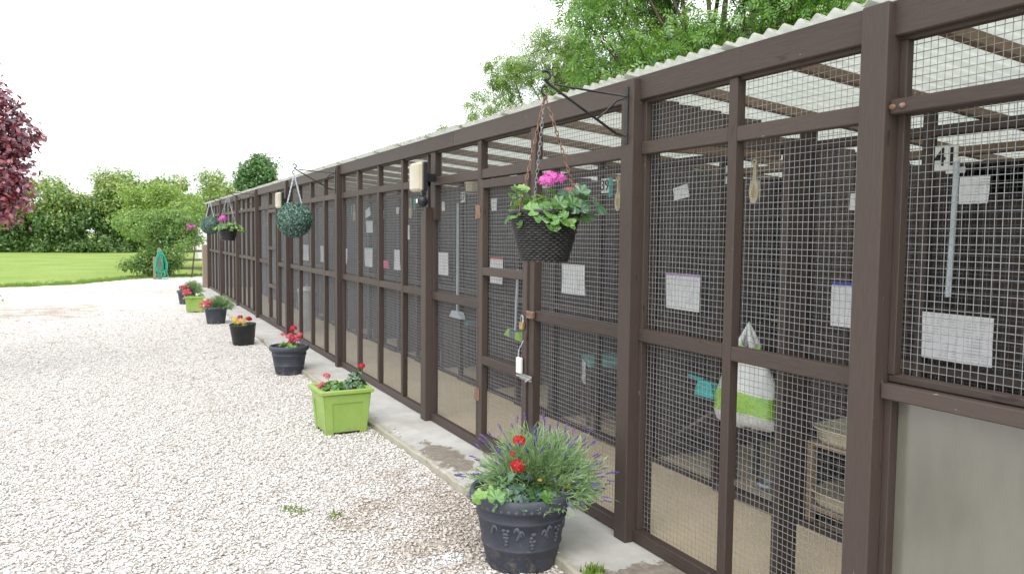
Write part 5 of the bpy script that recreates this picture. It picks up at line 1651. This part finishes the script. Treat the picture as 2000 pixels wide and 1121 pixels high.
# paler open tree left of it
cl = []
for (px, pz, cr) in ((9.9, 6.6, 0.55), (9.3, 6.9, 0.4), (8.9, 6.3, 0.55), (9.8, 5.8, 0.6), (8.3, 6.3, 0.5), (8.5, 6.9, 0.35), (7.8, 6.0, 0.4), (9.0, 5.5, 0.5), (10.6, 6.0, 0.6), (10.4, 5.2, 0.6), (7.9, 5.4, 0.35), (7.2, 6.1, 0.22), (7.6, 5.75, 0.25), (8.0, 4.8, 0.4), (7.2, 4.9, 0.28), (6.6, 4.65, 0.2), (6.3, 4.9, 0.14), (8.9, 4.7, 0.5), (9.7, 4.8, 0.5), (7.0, 5.3, 0.18), (6.9, 4.4, 0.25), (7.6, 4.3, 0.35), (6.0, 4.2, 0.2), (5.5, 4.1, 0.16)):
    cl.append((px, 20 + random.uniform(-0.6, 0.6), pz, cr))
tree('open_ash_tree', 'pale open tree with gaps behind the roof above the wicker basket', (9.4, 20.3, ZG), 4.6, 0.16, [(a, b_, c, d * 1.3) for a, b_, c, d in cl], 700, 0.23, L_PALE, None, pinnate=True)

# hose on a stake
t = thing('wooden_stake', 'short weathered stake carrying the green hose', 'post', (-0.90, 28.1, ZG))
v, f = cbox(-0.055, 0.055, -0.045, 0.045, -0.02, 1.0, 0.008)
MB().add(v, f).build('shaft', M_OAK, t)
v, f = cbox(-0.19, -0.10, 0.03, 0.09, -0.02, 0.72, 0.006)
MB().add(v, f).build('side_board', M_OAK, t)
t = thing('garden_hose', 'green garden hose looped over the stake at the far end', 'hose', (-0.88, 28.02, ZG))
for k in range(9):
    cx = random.uniform(-0.10, 0.16); wd_ = random.uniform(0.08, 0.17); zb = random.uniform(0.02, 0.25); zt = random.uniform(0.78, 0.93)
    pts = []
    for q in range(24):
        a = 2 * math.pi * q / 24
        zz = (zt + zb) / 2 + (zt - zb) / 2 * math.cos(a)
        pts.append((cx * (1 - 0.5 * (zz / zt)) + wd_ * math.sin(a) * (1.0 - 0.35 * math.cos(a)), -0.06 - 0.014 * k + 0.01 * math.sin(3 * a), zz + 0.015))
    MB().tube(pts, 0.011, 6, True).build('hose_loop', M_HOSE, t, smooth=True)
MB().tube([(0.14, -0.1, 0.35), (0.22, -0.12, 0.12), (0.20, -0.15, 0.012), (0.05, -0.2, 0.011), (-0.2, -0.18, 0.011)], 0.011, 6).build('hose_end', M_HOSE, t, smooth=True)
# post and rail fence
t = thing('rail_fence', 'weathered post and rail fence between shrub and pens', 'fence', (0.2, 31.0, ZG))
for x in (-0.6, 0.55, 1.7):
    MB().box(x - 0.05, x + 0.05, 0.0, 0.08, -0.02, 0.98, 0.006).build('post', M_OAK, t)
for z in (0.18, 0.48, 0.80):
    MB().box(-0.7, 1.8, -0.035, -0.002, z, z + 0.085, 0.005).build('rail', M_OAK, t)
t = thing('gate_post', 'squat weathered gate post at the far corner of the pens', 'post', (-0.035, 22.72, ZG))
v, f = cbox(-0.065, 0.065, -0.065, 0.065, -0.02, 1.20, 0.012)
MB().add(v, f).build('shaft', M_OAK, t)
MB().box(0.066, 0.078, -0.03, 0.03, 0.85, 0.89, 0.002).build('hinge_pin', M_RUST, t)
# caravan beyond the fence
t = thing('caravan', 'white caravan mostly hidden behind the shrub and the pens', 'caravan', (2.95, 35.0, ZG - 0.1))
m = MB(); prof_ = [(-2.1, 0.45), (-2.2, 1.0), (-2.05, 1.75), (-1.8, 2.2), (-1.4, 2.36), (1.4, 2.36), (1.9, 2.15), (2.15, 1.4), (2.15, 0.45)]
V = [(x, y_, z) for y_ in (-1.0, 1.0) for x, z in prof_]
np_ = len(prof_)
F = [tuple(range(np_)), tuple(range(np_, 2 * np_))] + [(k, (k + 1) % np_, np_ + (k + 1) % np_, np_ + k) for k in range(np_)]
m.add(V, F).build('body', M_VAN, t)
for x in (-1.15, 0.6):
    w_ = MB().box(x - 0.4, x + 0.4, -1.02, -1.003, 1.25, 1.85, 0.006).build('window', M_GLASS, t)
    MB().box(x - 0.43, x + 0.43, -1.012, -1.0015, 1.22, 1.88, 0.004).build('frame', M_PLATE, w_)
for s in (-1, 1):
    m = MB(); m.lathe([(0.0, -0.08), (0.18, -0.08), (0.29, -0.07), (0.30, 0.0), (0.29, 0.07), (0.0, 0.08)], 20)
    m.v = [(p[0] + 0.1, s * 0.9 + p[2], 0.30 + p[1]) for p in m.v]
    m.build('wheel', M_BLACKP, t, smooth=True)
MB().tube([(-2.1, 0, 0.5), (-3.0, 0, 0.5)], 0.04, 8).build('drawbar', M_STEEL, t)
